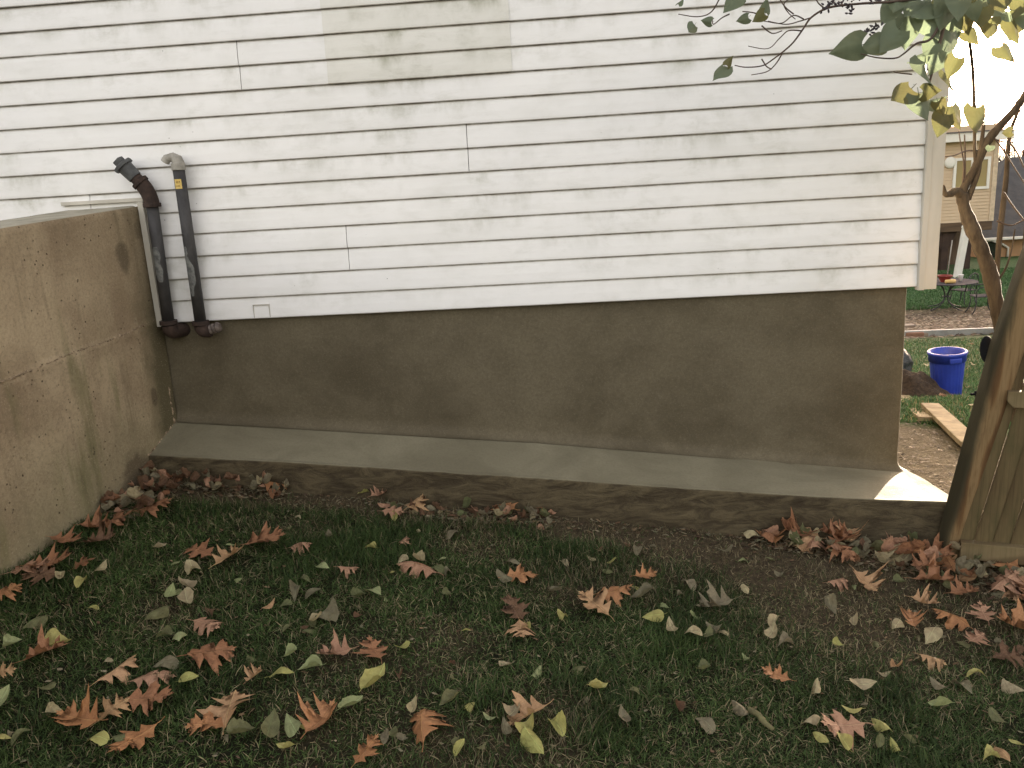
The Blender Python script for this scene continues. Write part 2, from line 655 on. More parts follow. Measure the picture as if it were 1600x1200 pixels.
M_LILAC_Y = leaf_mat('turning_lilac_leaf', (0.105, 0.115, 0.045), (0.14, 0.13, 0.05), (0.12, 0.08, 0.04), .4, .28, .5)


def bark_mat(name, a, b, s=30):
    t = NT(name)
    n = t.noise(s, 6, .7, (1, 1, .25))
    t.color(t.mix(t.ramp(n, .3, .7), a, b)).rough(.95).spec(.15)
    t.bump(n, .008, .9)
    return t.m


M_BARK = bark_mat('lilac_bark', (0.085, 0.066, 0.046), (0.035, 0.027, 0.020))
M_TWIG = plain('dry_twig', (0.085, 0.058, 0.042), (0.05, 0.034, 0.027), 30, .8)


def wood_mat(name, light, mid, dark, moss, ring=26.0, mossy=.5, sx=(1, 1, 1), side=False):
    t = NT(name)
    field = t.noise(ring * .35, 2, .45, (sx[0], sx[1], sx[2] * 0.13), .25)
    wv = t.math('SINE', t.math('MULTIPLY', field, 46.0))
    wv = t.math('ADD', t.math('MULTIPLY', wv, .5), .5)
    grain = t.noise(120, 5, .6, (1, 1, .03))
    c = t.mix(t.ramp(wv, .25, .8), light, mid)
    c = t.mix(t.ramp(wv, .50, 1.0, 0, .62), c, dark)
    c = t.mix(t.ramp(grain, .40, .75, 0, .5), c, dark)
    n = t.noise(5.0, 5, .65, (1, 1, .35))
    c = t.mix(t.math('MULTIPLY', t.ramp(n, .44, .66), mossy), c, moss)
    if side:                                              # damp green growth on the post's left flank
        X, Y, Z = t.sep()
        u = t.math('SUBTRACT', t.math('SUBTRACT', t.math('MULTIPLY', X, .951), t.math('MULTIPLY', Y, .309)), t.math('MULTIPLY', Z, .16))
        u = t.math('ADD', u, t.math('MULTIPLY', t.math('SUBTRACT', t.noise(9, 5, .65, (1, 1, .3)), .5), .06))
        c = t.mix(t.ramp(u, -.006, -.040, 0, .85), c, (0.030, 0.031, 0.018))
    t.color(c).rough(.85).spec(.2)
    t.bump(t.math('ADD', t.math('MULTIPLY', grain, .6), wv), .0025, .8)
    return t.m


M_POST = wood_mat('grained_post_wood', (0.225, 0.152, 0.076), (0.175, 0.104, 0.047), (0.055, 0.026, 0.011), (0.075, 0.064, 0.030), 12, .35, (1, .6, 1), True)
M_PICKET = wood_mat('mossy_picket_wood', (0.130, 0.098, 0.049), (0.094, 0.067, 0.033), (0.036, 0.024, 0.012), (0.056, 0.052, 0.022), 4.5, .8)
M_RAIL = wood_mat('bleached_rail_wood', (0.205, 0.155, 0.085), (0.165, 0.12, 0.064), (0.085, 0.055, 0.03), (0.10, 0.088, 0.042), 5, .4, (.2, 1, 6))
M_PLANK = plain('muddy_plank', (0.29, 0.245, 0.16), (0.17, 0.135, 0.085), 7, .9, .002, .2, (1, 1, 1))
M_BLACK = plain('black_plastic', (0.010, 0.010, 0.011), (0.016, 0.016, 0.017), 10, .9, 0, .05)


# ------------------------------------------------------------------ ground
def make_ground():
    def axis(lo, hi, step, far):
        a = list(np.arange(lo, hi + 1e-6, step))
        s, v = step, hi
        up = []
        while v < far:
            s *= 1.35
            v += s
            up.append(v)
        s, v = step, lo
        dn = []
        while v > -far:
            s *= 1.35
            v -= s
            dn.append(v)
        return np.array(dn[::-1] + a + up)
    xs = axis(-2.4, 4.5, .035, 700.0)
    ys = axis(-2.7, 5.5, .035, 900.0)
    X, Y = np.meshgrid(xs, ys, indexing='ij')
    Z = ground_h(X, Y)
    V = np.stack([X, Y, Z], -1).reshape(-1, 3)
    nx, ny = len(xs), len(ys)
    i, j = np.meshgrid(np.arange(nx - 1), np.arange(ny - 1), indexing='ij')
    a = (i * ny + j).ravel()
    Q = np.stack([a, a + ny, a + ny + 1, a + 1], 1)
    x, y = V[:, 0], V[:, 1]
    cols = ground_col(x, y)
    me = fast_mesh('lawn_ground', V, quads=Q, cols=cols, smooth=True)
    o = link_mesh('lawn_ground', me, ground_mat())
    tag(o, kind='structure')


def ledge_edge(x):
    return -.272 - .116 * (np.clip(np.asarray(x, float), -2, 1.6) + 1.96) / 3.5


def bare(x, y):
    """0 lush .. 1 bare soil, on the lawn in front of the house"""
    edge = -0.27 - y                                     # metres in front of the ledge
    edge = ledge_edge(x) - y
    w = 0.16 + 0.40 * sstep(-0.4, 1.0, x)
    b = 1 - sstep(w * .35, w * 1.5, edge + .12 * fbm(x, y, 2.6, 3, 31))
    b2 = sstep(.12, .5, fbm(x, y, 1.5, 3, 44)) * .55
    b3 = sstep(0.2, 1.0, x) * (1 - sstep(.5, 1.15, edge + .25 * fbm(x, y, 1.7, 3, 13))) * .75
    return np.clip(np.maximum(np.maximum(b, b2), b3), 0, 1)


def ground_col(x, y):
    soil = np.array([0.078, 0.062, 0.040])
    turf = np.array([0.014, 0.016, 0.007])
    dirt = np.array([0.112, 0.098, 0.064])
    green = np.array([0.060, 0.105, 0.042])
    litter = np.array([0.105, 0.082, 0.052])
    b = bare(x, y)[:, None]
    c = turf * (1 - b) + soil * b
    n = fbm(x, y, .9, 4, 71)
    d = sstep(-.35, .15, y)[:, None]
    c = c * (1 - d) + dirt * d
    line = y - (2.05 + (2.95 - x) * 1.0) + .25 * n
    g = (sstep(-.15, .2, line) * sstep(1.0, 2.2, y))[:, None]
    c = c * (1 - g) + green * g
    l = (sstep(10.35, 10.7, y) * (1 - sstep(18.6, 19.4, y + .6 * n)))[:, None]
    c = c * (1 - l) + litter * l
    return c * (1 + .22 * fbm(x, y, .35, 3, 91))[:, None]


make_ground()

mb = MB()
th = np.linspace(0, 2 * np.pi, 44)
rr = np.linspace(0, 1, 16)
TT, RR = np.meshgrid(th, rr, indexing='ij')
_m = on_ground(1404, 622)
mx0, my0 = _m.x, _m.y
MX = mx0 + .56 * RR * np.cos(TT)
MY = my0 + .50 * RR * np.sin(TT)
MZ = ground_h(MX, MY) - .03 + .30 * (1 - RR ** 1.6) * (1 + .5 * fbm(MX, MY, 5, 4, 3)) + .05 * fbm(MX, MY, 16, 3, 8)
mb.grid(np.stack([MX, MY, MZ], -1))
tag(mb.build('soil_mound', plain('dug_soil', (0.075, 0.050, 0.032), (0.035, 0.024, 0.017), 30, .95, .03), smooth=True), kind='structure')

# ------------------------------------------------------------------ the white house
house = thing('house', 'white vinyl sided house with brown parged foundation and cement ledge', 'house')
EXP = 0.1016
WALL_TOP = 3.66
NC = 36
PROF = [(0.004, 0.0030), (-0.0115, 0.0), (-0.0135, 0.0035), (-0.0138, 0.012), (-0.0112, 0.045), (-0.0070, 0.080), (-0.001, EXP + 0.004)]


def course_strip(mb, x0, x1, k, yoff=0.0, seed=0):
    n = max(2, int((x1 - x0) / 0.12) + 1)
    xs = np.linspace(x0, x1, n)
    z0 = k * EXP
    wz = .0011 * fbm(xs, xs * 0 + k * 3.7, 1.3, 3, 21)
    wy = .0026 * fbm(xs, xs * 0 + k * 5.1, 1.7, 3, 22)
    P = np.zeros((n, len(PROF), 3))
    for j, (py, pz) in enumerate(PROF):
        P[:, j, 0] = xs
        P[:, j, 1] = py + yoff + (wy if j else 0)
        P[:, j, 2] = z0 + pz + (wz if j < len(PROF) - 1 else 0)
    mb.grid(P)
    m = len(PROF)
    for i in (0, n - 1):                                  # close the cut ends
        o = len(mb.v)
        mb.add([P[i, j] for j in range(m)], [tuple(range(m))])


seams = {10: [-1.39], 11: [-1.39], 6: [-.41], 7: [-.41], 2: [-.992], 3: [-.992], 4: [-2.17], 5: [-2.17], 8: [], 9: [],
         14: [-2.6, .7], 15: [-2.6, .7], 18: [.2], 19: [.2], 22: [-1.2], 23: [-1.2]}
PX0, PX1 = -1.0, -.195
mb, mp = MB(), MB()
for k in range(NC):
    cuts = [-6.0] + sorted(seams.get(k, [])) + [1.553]
    spans = []
    for a, b in zip(cuts[:-1], cuts[1:]):
        spans.append((a + (.0016 if a > -6 else 0), b - (.0012 if b < 1.5 else 0), -.0016 if b < 1.5 else 0.0))
    for a, b, yo in spans:
        course_strip(mb, a, b, k, yo)
    if 10 <= k <= 17:
        course_strip(mp, PX0, PX1, k, -.0050)
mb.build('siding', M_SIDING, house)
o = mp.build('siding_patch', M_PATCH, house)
o['label'] = 'greyer mildewed siding panels lapped over the rest'
# side wall siding (faces the neighbour)
mb = MB()
for k in range(NC):
    n = 30
    ysn = np.linspace(.02, 8.0, n)
    P = np.zeros((n, len(PROF), 3))
    for j, (py, pz) in enumerate(PROF):
        P[:, j, 1] = ysn
        P[:, j, 0] = 1.595 - py
        P[:, j, 2] = k * EXP + pz
    mb.grid(P)
mb.build('side_siding', plain('darkened_side_siding', (.34, .30, .24), (.28, .25, .20), 2, .7), house)  # colour darkened so less sunlight bounces off it onto the tree
MB().box2((-6, .012, .03), (1.585, 8.0, WALL_TOP)).build('sheathing', M_SHEATH, house)
# corner trim
mb = MB()
mb.box2((1.5535, -.030, -.014), (1.578, .010, WALL_TOP))
mb.box2((1.578, -.024, -.012), (1.634, .010, WALL_TOP))
mb.box2((1.610, .010, -.012), (1.634, .085, WALL_TOP))
mb.build('corner_trim', M_TRIM, house, bevel=.002)
# channel trim around the concrete wall
mb = MB()
mb.box2((-2.30, -.030, .566), (-1.905, .004, .583))
mb.build('head_trim', M_TRIM, house, bevel=.002)
mb = MB()
mb.box2((-1.932, -.044, -.012), (-1.905, .004, .566))
mb.box2((-1.905, -.026, -.010), (-1.880, .004, .560))
mb.build('channel_trim', M_TRIM, house, bevel=.002)
# small rectangular vinyl plate let into the lowest course
mb = MB()
for a, b in (((-1.470, .004), (-1.467, .062)), ((-1.394, .004), (-1.391, .062)), ((-1.470, .0625), (-1.391, .0665))):
    mb.box2((a[0], -.0155, a[1]), (b[0], -.008, b[1]))
mb.build('cover_plate', plain('plate_edge', (.55, .53, .48)), house)
# roof and soffit, far above the frame
mb = MB()
mb.add([(-6.3, -.35, WALL_TOP), (1.95, -.35, WALL_TOP), (1.95, 4.0, WALL_TOP + 2.0), (-6.3, 4.0, WALL_TOP + 2.0), (-6.3, 8.35, WALL_TOP), (1.95, 8.35, WALL_TOP),
        (-6.3, -.35, WALL_TOP + .15), (1.95, -.35, WALL_TOP + .15), (1.95, 4.0, WALL_TOP + 2.15), (-6.3, 4.0, WALL_TOP + 2.15), (-6.3, 8.35, WALL_TOP + .15), (1.95, 8.35, WALL_TOP + .15)],
       [(0, 3, 2, 1), (3, 4, 5, 2), (6, 7, 8, 9), (9, 8, 11, 10), (0, 1, 7, 6), (4, 10, 11, 5), (1, 2, 8, 7), (2, 5, 11, 8), (0, 6, 9, 3), (3, 9, 10, 4)])
mb.build('roof', M_ROOF, house)
mb = MB()
mb.add([(1.585, .01, WALL_TOP), (1.585, 8.0, WALL_TOP), (1.585, 4.0, WALL_TOP + 1.9)], [(0, 1, 2)])
mb.build('gable', M_SIDING, house)


# foundation and ledge
def base_z(x):
    return np.interp(x, [-2.2, -1.918, -.169, 1.529, 1.7], [-.452, -.479, -.652, -.869, -.89])


def ledge_front(x):
    return -.252 - .116 * (np.asarray(x, float) + 1.96) / 3.5     # the ledge widens to the right


XT = [-2.2, -1.96, -1.03, -.137, .566, 1.115, 1.335, 1.60]
ZT = [-.548, -.571, -.648, -.729, -.797, -.846, -.863, -.877]


def make_foundation():
    path, nrm, arc = [], [], []
    r = .014
    xe = 1.527
    for x in np.arange(-2.05, xe - r, .018):
        path.append((x, .016))
        nrm.append((0, -1))
    for q in np.linspace(0, np.pi / 2, 9):
        path.append((xe - r + r * np.sin(q), .016 + r - r * np.cos(q)))
        nrm.append((np.sin(q), -np.cos(q)))
    for y in np.concatenate([np.arange(.08, 1.0, .03), np.arange(1.0, 8.0, .25)]):
        path.append((xe, y))
        nrm.append((1, 0))
    path, nrm = np.array(path), np.array(nrm)
    s = np.concatenate([[0], np.cumsum(np.hypot(*np.diff(path, axis=0).T))])
    zt = .006
    nv = 46
    G = np.zeros((len(path), nv, 3))
    for i in range(len(path)):
        zb = float(base_z(min(path[i, 0], 1.53))) if nrm[i, 1] < -.01 else float(base_z(1.529)) - min(path[i, 1], 6) * .12
        for j in range(nv):
            t = j / (nv - 1)
            if t < .85:
                z = zt + (zb + .05 - zt) * (t / .85)
                off = 0
            else:
                a = (t - .85) / .15 * np.pi / 2
                z = zb + .05 - .056 * np.sin(a)
                off = .045 * (1 - np.cos(a))
            G[i, j] = (path[i, 0] + nrm[i, 0] * off, path[i, 1] + nrm[i, 1] * off, z)
    S = np.repeat(s[:, None], nv, 1)
    d = .0045 * fbm(S, G[:, :, 2], 2.0, 4, 61) + .0016 * fbm(S, G[:, :, 2], 14, 3, 62)
    G[:, :, 0] += d * nrm[:, None, 0]
    G[:, :, 1] += d * nrm[:, None, 1]
    MB().grid(G).build('foundation', M_PARGE, house, smooth=True)
    # ledge
    nu = 260
    us = np.linspace(0, 1, nu)
    prof = []
    for v in np.linspace(0, 1, 22):                      # across the top
        prof.append(('t', v))
    for q in np.linspace(.15, 1, 6):                     # rounded nose
        prof.append(('n', q))
    for v in np.linspace(.05, 1, 22):                    # rough front face
        prof.append(('f', v))
    G = np.zeros((nu, len(prof), 3))
    for j, (kind, v) in enumerate(prof):
        x = -2.05 + us * 3.7
        yf = ledge_front(x)
        if kind == 't':
            y = .03 + (yf - .03) * v
        elif kind == 'n':
            y = yf - .013 * math.sin(v * math.pi / 2)
        else:
            y = yf - .013 - .016 * v
        xe = 1.545 + .085 * np.sqrt(np.clip((.02 - y) / .37, 0, 1))
        x = -2.05 + us * (xe + 2.05)
        depth_ = -ledge_front(x)
        zfront = np.interp(x, XT, ZT)
        zb = base_z(np.minimum(x, 1.53)) - .003
        if kind == 't':
            z = zb + (zfront - zb) * np.clip((0.0 - y) / depth_, 0, 1)
        elif kind == 'n':
            z = zfront - .014 * (1 - math.cos(v * math.pi / 2)) + .003 * math.sin(v * math.pi)
        else:
            z = zfront - .014 + (ground_h(x, yf - .04) - .10 - zfront) * v
        amp = {'t': .0016, 'n': .004, 'f': .0065}[kind]
        nz = amp * fbm(x, z * 1.0 + y * 2, 7, 4, 77)
        G[:, j, 0] = x + (.004 * fbm(y + x * 0, z, 9, 3, 5) if kind == 'f' else 0)
        G[:, j, 1] = y - (nz if kind != 't' else 0) + .004 * fbm(x, x * 0, 2.4, 4, 78) * (kind != 't')
        G[:, j, 2] = z + (nz if kind != 'f' else 0)
    mb = MB().grid(G)
    # end face
    nv = len(prof)
    end = [G[-1, j] for j in range(nv)]
    o = len(mb.v)
    low = [(p[0] + .01, p[1], gz(p[0], p[1]) - .12) for p in end]
    mb.add(end + low, [(i, i + 1, nv + i + 1, nv + i) for i in range(nv - 1)])
    mb.build('ledge', M_FOOT, house, smooth=True)


make_foundation()


# ------------------------------------------------------------------ concrete retaining wall
def make_concrete():
    root = thing('concrete_wall', 'stained grey brown concrete retaining wall meeting the house', 'retaining wall', (-1.935, 0.0, 0.0), math.atan2(-.993, -.102))
    # local x runs away from the house (towards the viewer), local y to the right-hand face, z up
    L = 3.4
    ss = np.concatenate([np.arange(0, 1.6, .013), np.arange(1.6, L, .06), [L]])
    nv = 120
    G = np.zeros((len(ss), nv, 3))
    for j in range(nv):
        t = j / (nv - 1)
        top = .546 - .053 * ss
        z = top + (-1.15 - top) * t
        jz = .018 - .053 * ss + .010 * fbm(ss, ss * 0, 3.0, 3, 41)
        dz = z - jz
        d = .0045 * fbm(ss, z, 3.0, 4, 51) + .0012 * fbm(ss, z, 22, 3, 52) + .007 * (dz < 0)
        d = d + .006 * np.exp(-(dz / .010) ** 2) * (.3 + fbm(ss, z, 40, 2, 53))
        if j == 0:
            d = d * 0 - .006
        G[:, j] = np.stack([ss, d, z], -1)
    mb = MB().grid(G)
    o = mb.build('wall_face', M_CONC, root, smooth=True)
    mb = MB()
    t0, t1 = .540, .540 - .053 * L
    mb.hexa([(0, -.36, -1.2), (L, -.36, -1.2), (L, -.012, -1.2), (0, -.012, -1.2), (0, -.36, t0), (L, -.36, t1), (L, -.012, t1), (0, -.012, t0)])
    mb.build('wall_core', M_CONC, root)
    # worn top
    us = np.linspace(0, L, 140)
    vs = np.linspace(0, 1, 14)
    U, W = np.meshgrid(us, vs, indexing='ij')
    Yv = -.365 + .360 * W
    Zv = .546 - .053 * U + .003 * fbm(U, Yv, 8, 4, 81) - .012 * np.clip((W - .93) / .07, 0, 1) ** 2 - .012 * np.clip((.07 - W) / .07, 0, 1) ** 2 + .002
    MB().grid(np.stack([U, Yv, Zv], -1)).build('wall_top', M_COPING, root, smooth=True)
    # ragged cold joint
    mb = MB()
    pts, rad = [], []
    for s in np.arange(.01, 2.2, .006):
        z = .018 - .053 * s + .010 * float(fbm(np.array([s]), np.array([0.0]), 3.0, 3, 41)[0])
        pts.append((s, .004 + .003 * random.random(), z + random.uniform(-.0035, .0035)))
        rad.append(random.choice([.0008, .0015, .0025, .004, .0055, .003]))
    mb.tube(pts, rad, 5)
    mb.build('cold_joint', M_JOINT, root)
    # mortar smeared where the wall meets foundation and ledge
    mb = MB()
    pts, rad = [], []
    for t in np.linspace(0, 1, 60):
        if t < .3:
            s, z = .028, -.30 - .19 * t / .3
        else:
            q = (t - .3) / .7
            s, z = .028 + .24 * q, -.49 - .085 * q
        pts.append((s + random.uniform(-.004, .004), .004, z + random.uniform(-.004, .004)))
        rad.append(random.uniform(.0015, .009))
    mb.tube(pts, rad, 6)
    mb.build('mortar_seam', M_JOINT, root)


make_concrete()


# ------------------------------------------------------------------ tank pipes on the wall
M_PIPE = plain('dark_iron_pipe', (0.058, 0.056, 0.056), (0.030, 0.029, 0.030), 22, .62, .0008, .4, (1, 1, .4))
M_RUST = plain('rusted_iron', (0.060, 0.040, 0.032), (0.032, 0.023, 0.020), 30, .85, .0015, .25)
M_GALV = plain('dull_galvanised', (0.10, 0.105, 0.105), (0.055, 0.057, 0.06), 24, .6, .0008, .4)
M_VENT = plain('grey_vent_cap', (0.36, 0.345, 0.31), (0.24, 0.23, 0.20), 30, .6, .0008)
M_TAPE = plain('smeared_sealant', (0.19, 0.195, 0.185), (0.075, 0.078, 0.078), 40, .8, .002)
M_YEL = plain('yellow_sticker', (0.62, 0.43, 0.09), (0.66, 0.50, 0.18), 60, .5)
M_INK = plain('sticker_ink', (0.20, 0.10, 0.01))


def bend(a, c, b, r, n=8):
    """rounded corner points from a over c to b"""
    a, c, b = Vector(a), Vector(c), Vector(b)
    p, q = c + (a - c).normalized() * r, c + (b - c).normalized() * r
    return [p * (1 - t) ** 2 + c * 2 * t * (1 - t) + q * t * t for t in [i / n for i in range(n + 1)]]


YP = -.062
# left pipe: rusty elbow and a plugged coupling
b0 = at(264, 508, YP)
e0 = at(239, 300, YP)
e0 = Vector((b0.x + .010, YP, e0.z))
c0 = at(189, 255, YP - .02)
p1 = thing('fill_pipe', 'dark iron pipe with rusty bent elbow and plugged coupling against white siding', 'pipe', (b0.x, YP, b0.z))
PL = (b0.x, YP, b0.z)


def build_at(mb, name, m, root, **k):
    o = mb.build(name, m, None, loc=tuple(root.location), **k)
    o.location = (0, 0, 0)
    o.parent = root
    return o


dirn = (c0 - e0).normalized()
mb = MB().tube([b0, e0 + Vector((0, 0, -.03))], .0265, 20)
build_at(mb, 'riser', M_PIPE, p1, smooth=True)
pts = bend(e0 + Vector((0, 0, -.062)), e0, e0 + dirn * .07, .058)
mb = MB().tube(pts, .0335, 20)
mb.tube([e0 + Vector((0, 0, -.066)), e0 + Vector((0, 0, -.048))], .039, 20)
mb.tube([e0 + dirn * .048, e0 + dirn * .066], .039, 20)
build_at(mb, 'elbow', M_RUST, p1, smooth=False, bevel=.002)
LN = (c0 - e0).length
mb = MB().tube([e0 + dirn * .05, e0 + dirn * (LN - .075)], .0275, 20)
build_at(mb, 'nipple', M_RUST, p1, smooth=True)
mb = MB().tube([e0 + dirn * (LN - .082), e0 + dirn * (LN - .072), e0 + dirn * (LN - .03), e0 + dirn * (LN - .020)], [.031, .032, .034, .034], 20)
build_at(mb, 'coupling', M_GALV, p1)
mb = MB().tube([e0 + dirn * (LN - .022), e0 + dirn * (LN - .005)], .047, 8)
mb.tube([e0 + dirn * (LN - .006), e0 + dirn * (LN + .022)], .027, 4)
build_at(mb, 'plug', M_GALV, p1, bevel=.003)
mb = MB().tube(bend(b0 + Vector((0, 0, .02)), b0 + Vector((0, 0, -.035)), b0 + Vector((.03, .09, -.035)), .035) + [b0 + Vector((.04, .11, -.035))], .034, 18)
mb.tube([b0 + Vector((0, 0, .004)), b0 + Vector((0, 0, .022))], .040, 18)
build_at(mb, 'foot_elbow', M_RUST, p1)


def smear(mb, x, z0, z1, r, seed, a0=-2.6, a1=-.9):
    """thin patch of sealant lapped round the front of a pipe"""
    n, m = 14, 10
    G = np.zeros((n, m, 3))
    for i in range(n):
        t = i / (n - 1)
        z = z0 + (z1 - z0) * t
        wob = .35 * math.sin(t * 7 + seed) + .2 * math.sin(t * 17 + seed * 2)
        w = math.sin(math.pi * min(1, max(0, t * .96 + .02))) ** .35
        for j in range(m):
            q = j / (m - 1)
            a = (a0 + a1) / 2 + wob * .5 + (a1 - a0) / 2 * w * (q * 2 - 1)
            rr_ = r + .0022 * math.sin(math.pi * q) ** .5
            G[i, j] = (x + rr_ * math.cos(a), YP + rr_ * math.sin(a), z)
    return mb.grid(G)


mb = smear(MB(), b0.x + .006, at(255, 440, YP).z, at(250, 385, YP).z, .0268, 1)
build_at(mb, 'sealant_smear', M_TAPE, p1, smooth=True)

# right pipe: grey hooded vent cap and yellow sticker
b1 = at(314, 508, YP)
t1 = at(276, 262, YP)
t1 = Vector((b1.x + .004, YP, t1.z))
p2 = thing('vent_pipe', 'dark iron pipe with grey hooked vent cap and yellow sticker', 'pipe', tuple(b1))
mb = MB().tube([b1, t1], .0262, 20)
build_at(mb, 'riser', M_PIPE, p2, smooth=True)
mb = MB().tube([t1 + Vector((0, 0, -.012)), t1 + Vector((0, 0, .020))], .0305, 20)
hood = [t1 + Vector((.002, 0, .012)), t1 + Vector((-.002, 0, .036)), t1 + Vector((-.018, -.002, .046)), t1 + Vector((-.044, -.004, .042)), t1 + Vector((-.056, -.004, .026))]
mb.tube(hood, [.029, .026, .021, .019, .020], 14)
build_at(mb, 'vent_cap', M_VENT, p2, bevel=.003)
zs0, zs1 = at(281, 295, YP).z, at(281, 280, YP).z
mb = MB()
G = np.zeros((8, 2, 3))
for i in range(8):
    a = -2.25 + 1.25 * i / 7
    for j, z in enumerate((zs0, zs1)):
        G[i, j] = (t1.x + .0268 * math.cos(a), YP + .0268 * math.sin(a), z)
st = build_at(mb.grid(G), 'sticker', M_YEL, p2)
mb = MB()


def ink(a0, a1, q0, q1):
    G = np.zeros((4, 2, 3))
    for i in range(4):
        a = a0 + (a1 - a0) * i / 3
        for j, q in enumerate((q0, q1)):
            G[i, j] = (t1.x + .0272 * math.cos(a), YP + .0272 * math.sin(a), zs0 + (zs1 - zs0) * q)
    mb.grid(G)


# upper word "Ven", lower word "Line"-like small print: strokes of a few millimetres
for a, b, c, d in ((-1.95, -1.89, .60, .86), (-1.89, -1.80, .60, .66), (-1.80, -1.74, .60, .86), (-1.66, -1.60, .58, .82), (-1.60, -1.50, .58, .63), (-1.60, -1.50, .68, .73), (-1.60, -1.50, .78, .82),
                   (-1.42, -1.36, .58, .80), (-1.30, -1.24, .58, .80), (-1.36, -1.30, .73, .80),
                   (-1.98, -1.93, .20, .42), (-1.93, -1.84, .20, .25), (-1.78, -1.73, .20, .36), (-1.67, -1.62, .20, .36), (-1.55, -1.50, .20, .36), (-1.62, -1.55, .31, .36),
                   (-1.43, -1.38, .20, .36), (-1.38, -1.28, .20, .24), (-1.38, -1.28, .33, .37)):
    ink(a, b, c, d)
ko = build_at(mb, 'sticker_print', M_INK, p2)
ko.parent = st
mb = MB().tube(bend(b1 + Vector((0, 0, .02)), b1 + Vector((0, 0, -.032)), b1 + Vector((.05, .004, -.022)), .03) + [b1 + Vector((.040, .003, -.025))], .0325, 18)
mb.tube([b1 + Vector((0, 0, .002)), b1 + Vector((0, 0, .020))], .039, 18)
build_at(mb, 'foot_elbow', M_RUST, p2)
mb = MB()
q = [b1 + Vector((.036, .003, -.025)) + Vector((.008, 0, .002)) * k for k in range(6)]
mb.tube(q, [.0215, .0245, .0215, .0245, .0215, .026], 16)
mb.tube([q[-1], q[-1] + Vector((.014, 0, .002))], [.026, .018], 16)
build_at(mb, 'threaded_stub', plain('worn_thread', (0.17, 0.14, 0.12), (0.07, 0.055, 0.05), 40, .6, .001), p2)
mb = smear(MB(), b1.x + .003, at(298, 462, YP).z, at(292, 400, YP).z, .0265, 4, -2.75, -1.1)
mb = smear(mb, b1.x + .003, at(292, 412, YP).z, at(289, 385, YP).z, .0268, 2.2, -2.7, -1.8)
build_at(mb, 'sealant_smear', M_TAPE, p2, smooth=True)

# ------------------------------------------------------------------ leaning wooden fence
FU, FN = Vector((.951, -.309, 0)), Vector((-.309, -.951, 0))
FO = Vector((1.58, -.43, -1.13))


def fp(u, w, n=0.0):
    return FU * u + Vector((0, 0, w)) + FN * n


fence = thing('wooden_fence', 'weathered mossy board fence leaning to the right', 'fence', tuple(FO))
# post: a warped square timber, twisted and leaning
mb = MB()
sec = []
cs = [(-.004, -.12, -34, .088), (.002, .10, -32, .090), (.030, .30, -27, .094), (.066, .50, -22, .099), (.102, .72, -17, .105), (.148, .95, -13, .112), (.205, 1.2, -10, .116), (.27, 1.45, -8, .116), (.29, 1.53, -8, .116)]
ncs = 20
vs, fs = [], []
for cu, w, tw, sz in cs:
    a = R(tw)
    wid_ = .106 + .016 * max(0, w)
    sz = wid_ / (math.cos(a) - math.sin(a))
    cu = -.064 + .172 * (w - .048) + (.06 * (w - 1.0) if w > 1 else 0) + wid_ / 2
    h, rc = sz / 2, .016
    ring = []
    for (sx, sy, a0) in ((1, 1, 0), (-1, 1, 90), (-1, -1, 180), (1, -1, 270)):
        for k in range(5):
            qq = R(a0 + 90 * k / 4)
            ring.append((sx * (h - rc) + rc * math.cos(qq), sy * (h - rc) + rc * math.sin(qq)))
    for (x, y) in ring:
        xr, yr = x * math.cos(a) - y * math.sin(a), x * math.sin(a) + y * math.cos(a)
        vs.append(fp(cu + xr, w, yr + .0))
for i in range(len(cs) - 1):
    for k in range(ncs):
        k2 = (k + 1) % ncs
        fs.append((i * ncs + k, i * ncs + k2, (i + 1) * ncs + k2, (i + 1) * ncs + k))
fs.append(tuple((len(cs) - 1) * ncs + k for k in range(ncs)))
mb.add(vs, fs)
o = mb.build('post', M_POST, fence, smooth=True)
LEAN = .185
nP = 20
for i in range(nP):
    u0 = -.001 + i * .0655
    wd = .0672
    zb = -.05 + .012 * random.random()
    zt = 1.42 + .01 * random.random()
    ln = LEAN + random.uniform(-.006, .006)
    th_ = .016
    jn = (.0035 if i % 2 else -.0035) + random.uniform(-.001, .001)
    mb = MB()
    n0, n1 = .012 + jn, .012 + th_ + jn
    zs = [zb, .3, .6, .9, zt - .04, zt]
    vs, fs = [], []
    for k, z in enumerate(zs):
        w2 = wd if k < 5 else wd * .55
        sh = (wd - w2) / 2
        bw = .003 * math.sin(z * 4 + i)
        ua = u0 + ln * z + sh
        vs += [fp(ua, z, n0 + bw), fp(ua + w2, z, n0 + bw), fp(ua + w2, z, n1 + bw), fp(ua, z, n1 + bw)]
    for k in range(len(zs) - 1):
        for q in range(4):
            q2 = (q + 1) % 4
            fs.append((k * 4 + q, k * 4 + q2, k * 4 + 4 + q2, k * 4 + 4 + q))
    fs += [(0, 3, 2, 1), tuple(len(zs) * 4 - 4 + q for q in range(4))]
    mb.add(vs, fs)
    # own origin so that the grain differs from board to board
    off = fp(u0, zb, n0)
    o = mb.build('picket', M_PICKET, fence, bevel=.0065, loc=tuple(off))
for (ua, ub, w0, w1, ch) in ((.036, 1.42, .050, .124, 0), (.158, 1.42, .712, .778, .022), (.27, 1.42, 1.26, 1.33, .022)):
    vs = []
    for n in (.0295, .066):
        vs += [fp(ua + ch, w0, n), fp(ub, w0, n), fp(ub, w1, n), fp(ua, w1, n), fp(ua - .0, w0 + ch + .002, n)]
    mb = MB().add(vs, [(4, 3, 2, 1, 0), (5, 6, 7, 8, 9), (0, 1, 6, 5), (1, 2, 7, 6), (2, 3, 8, 7), (3, 4, 9, 8), (4, 0, 5, 9)])
    mb.build('rail', M_RAIL, fence, bevel=.004, loc=tuple(fp(ua, w0, .03)))
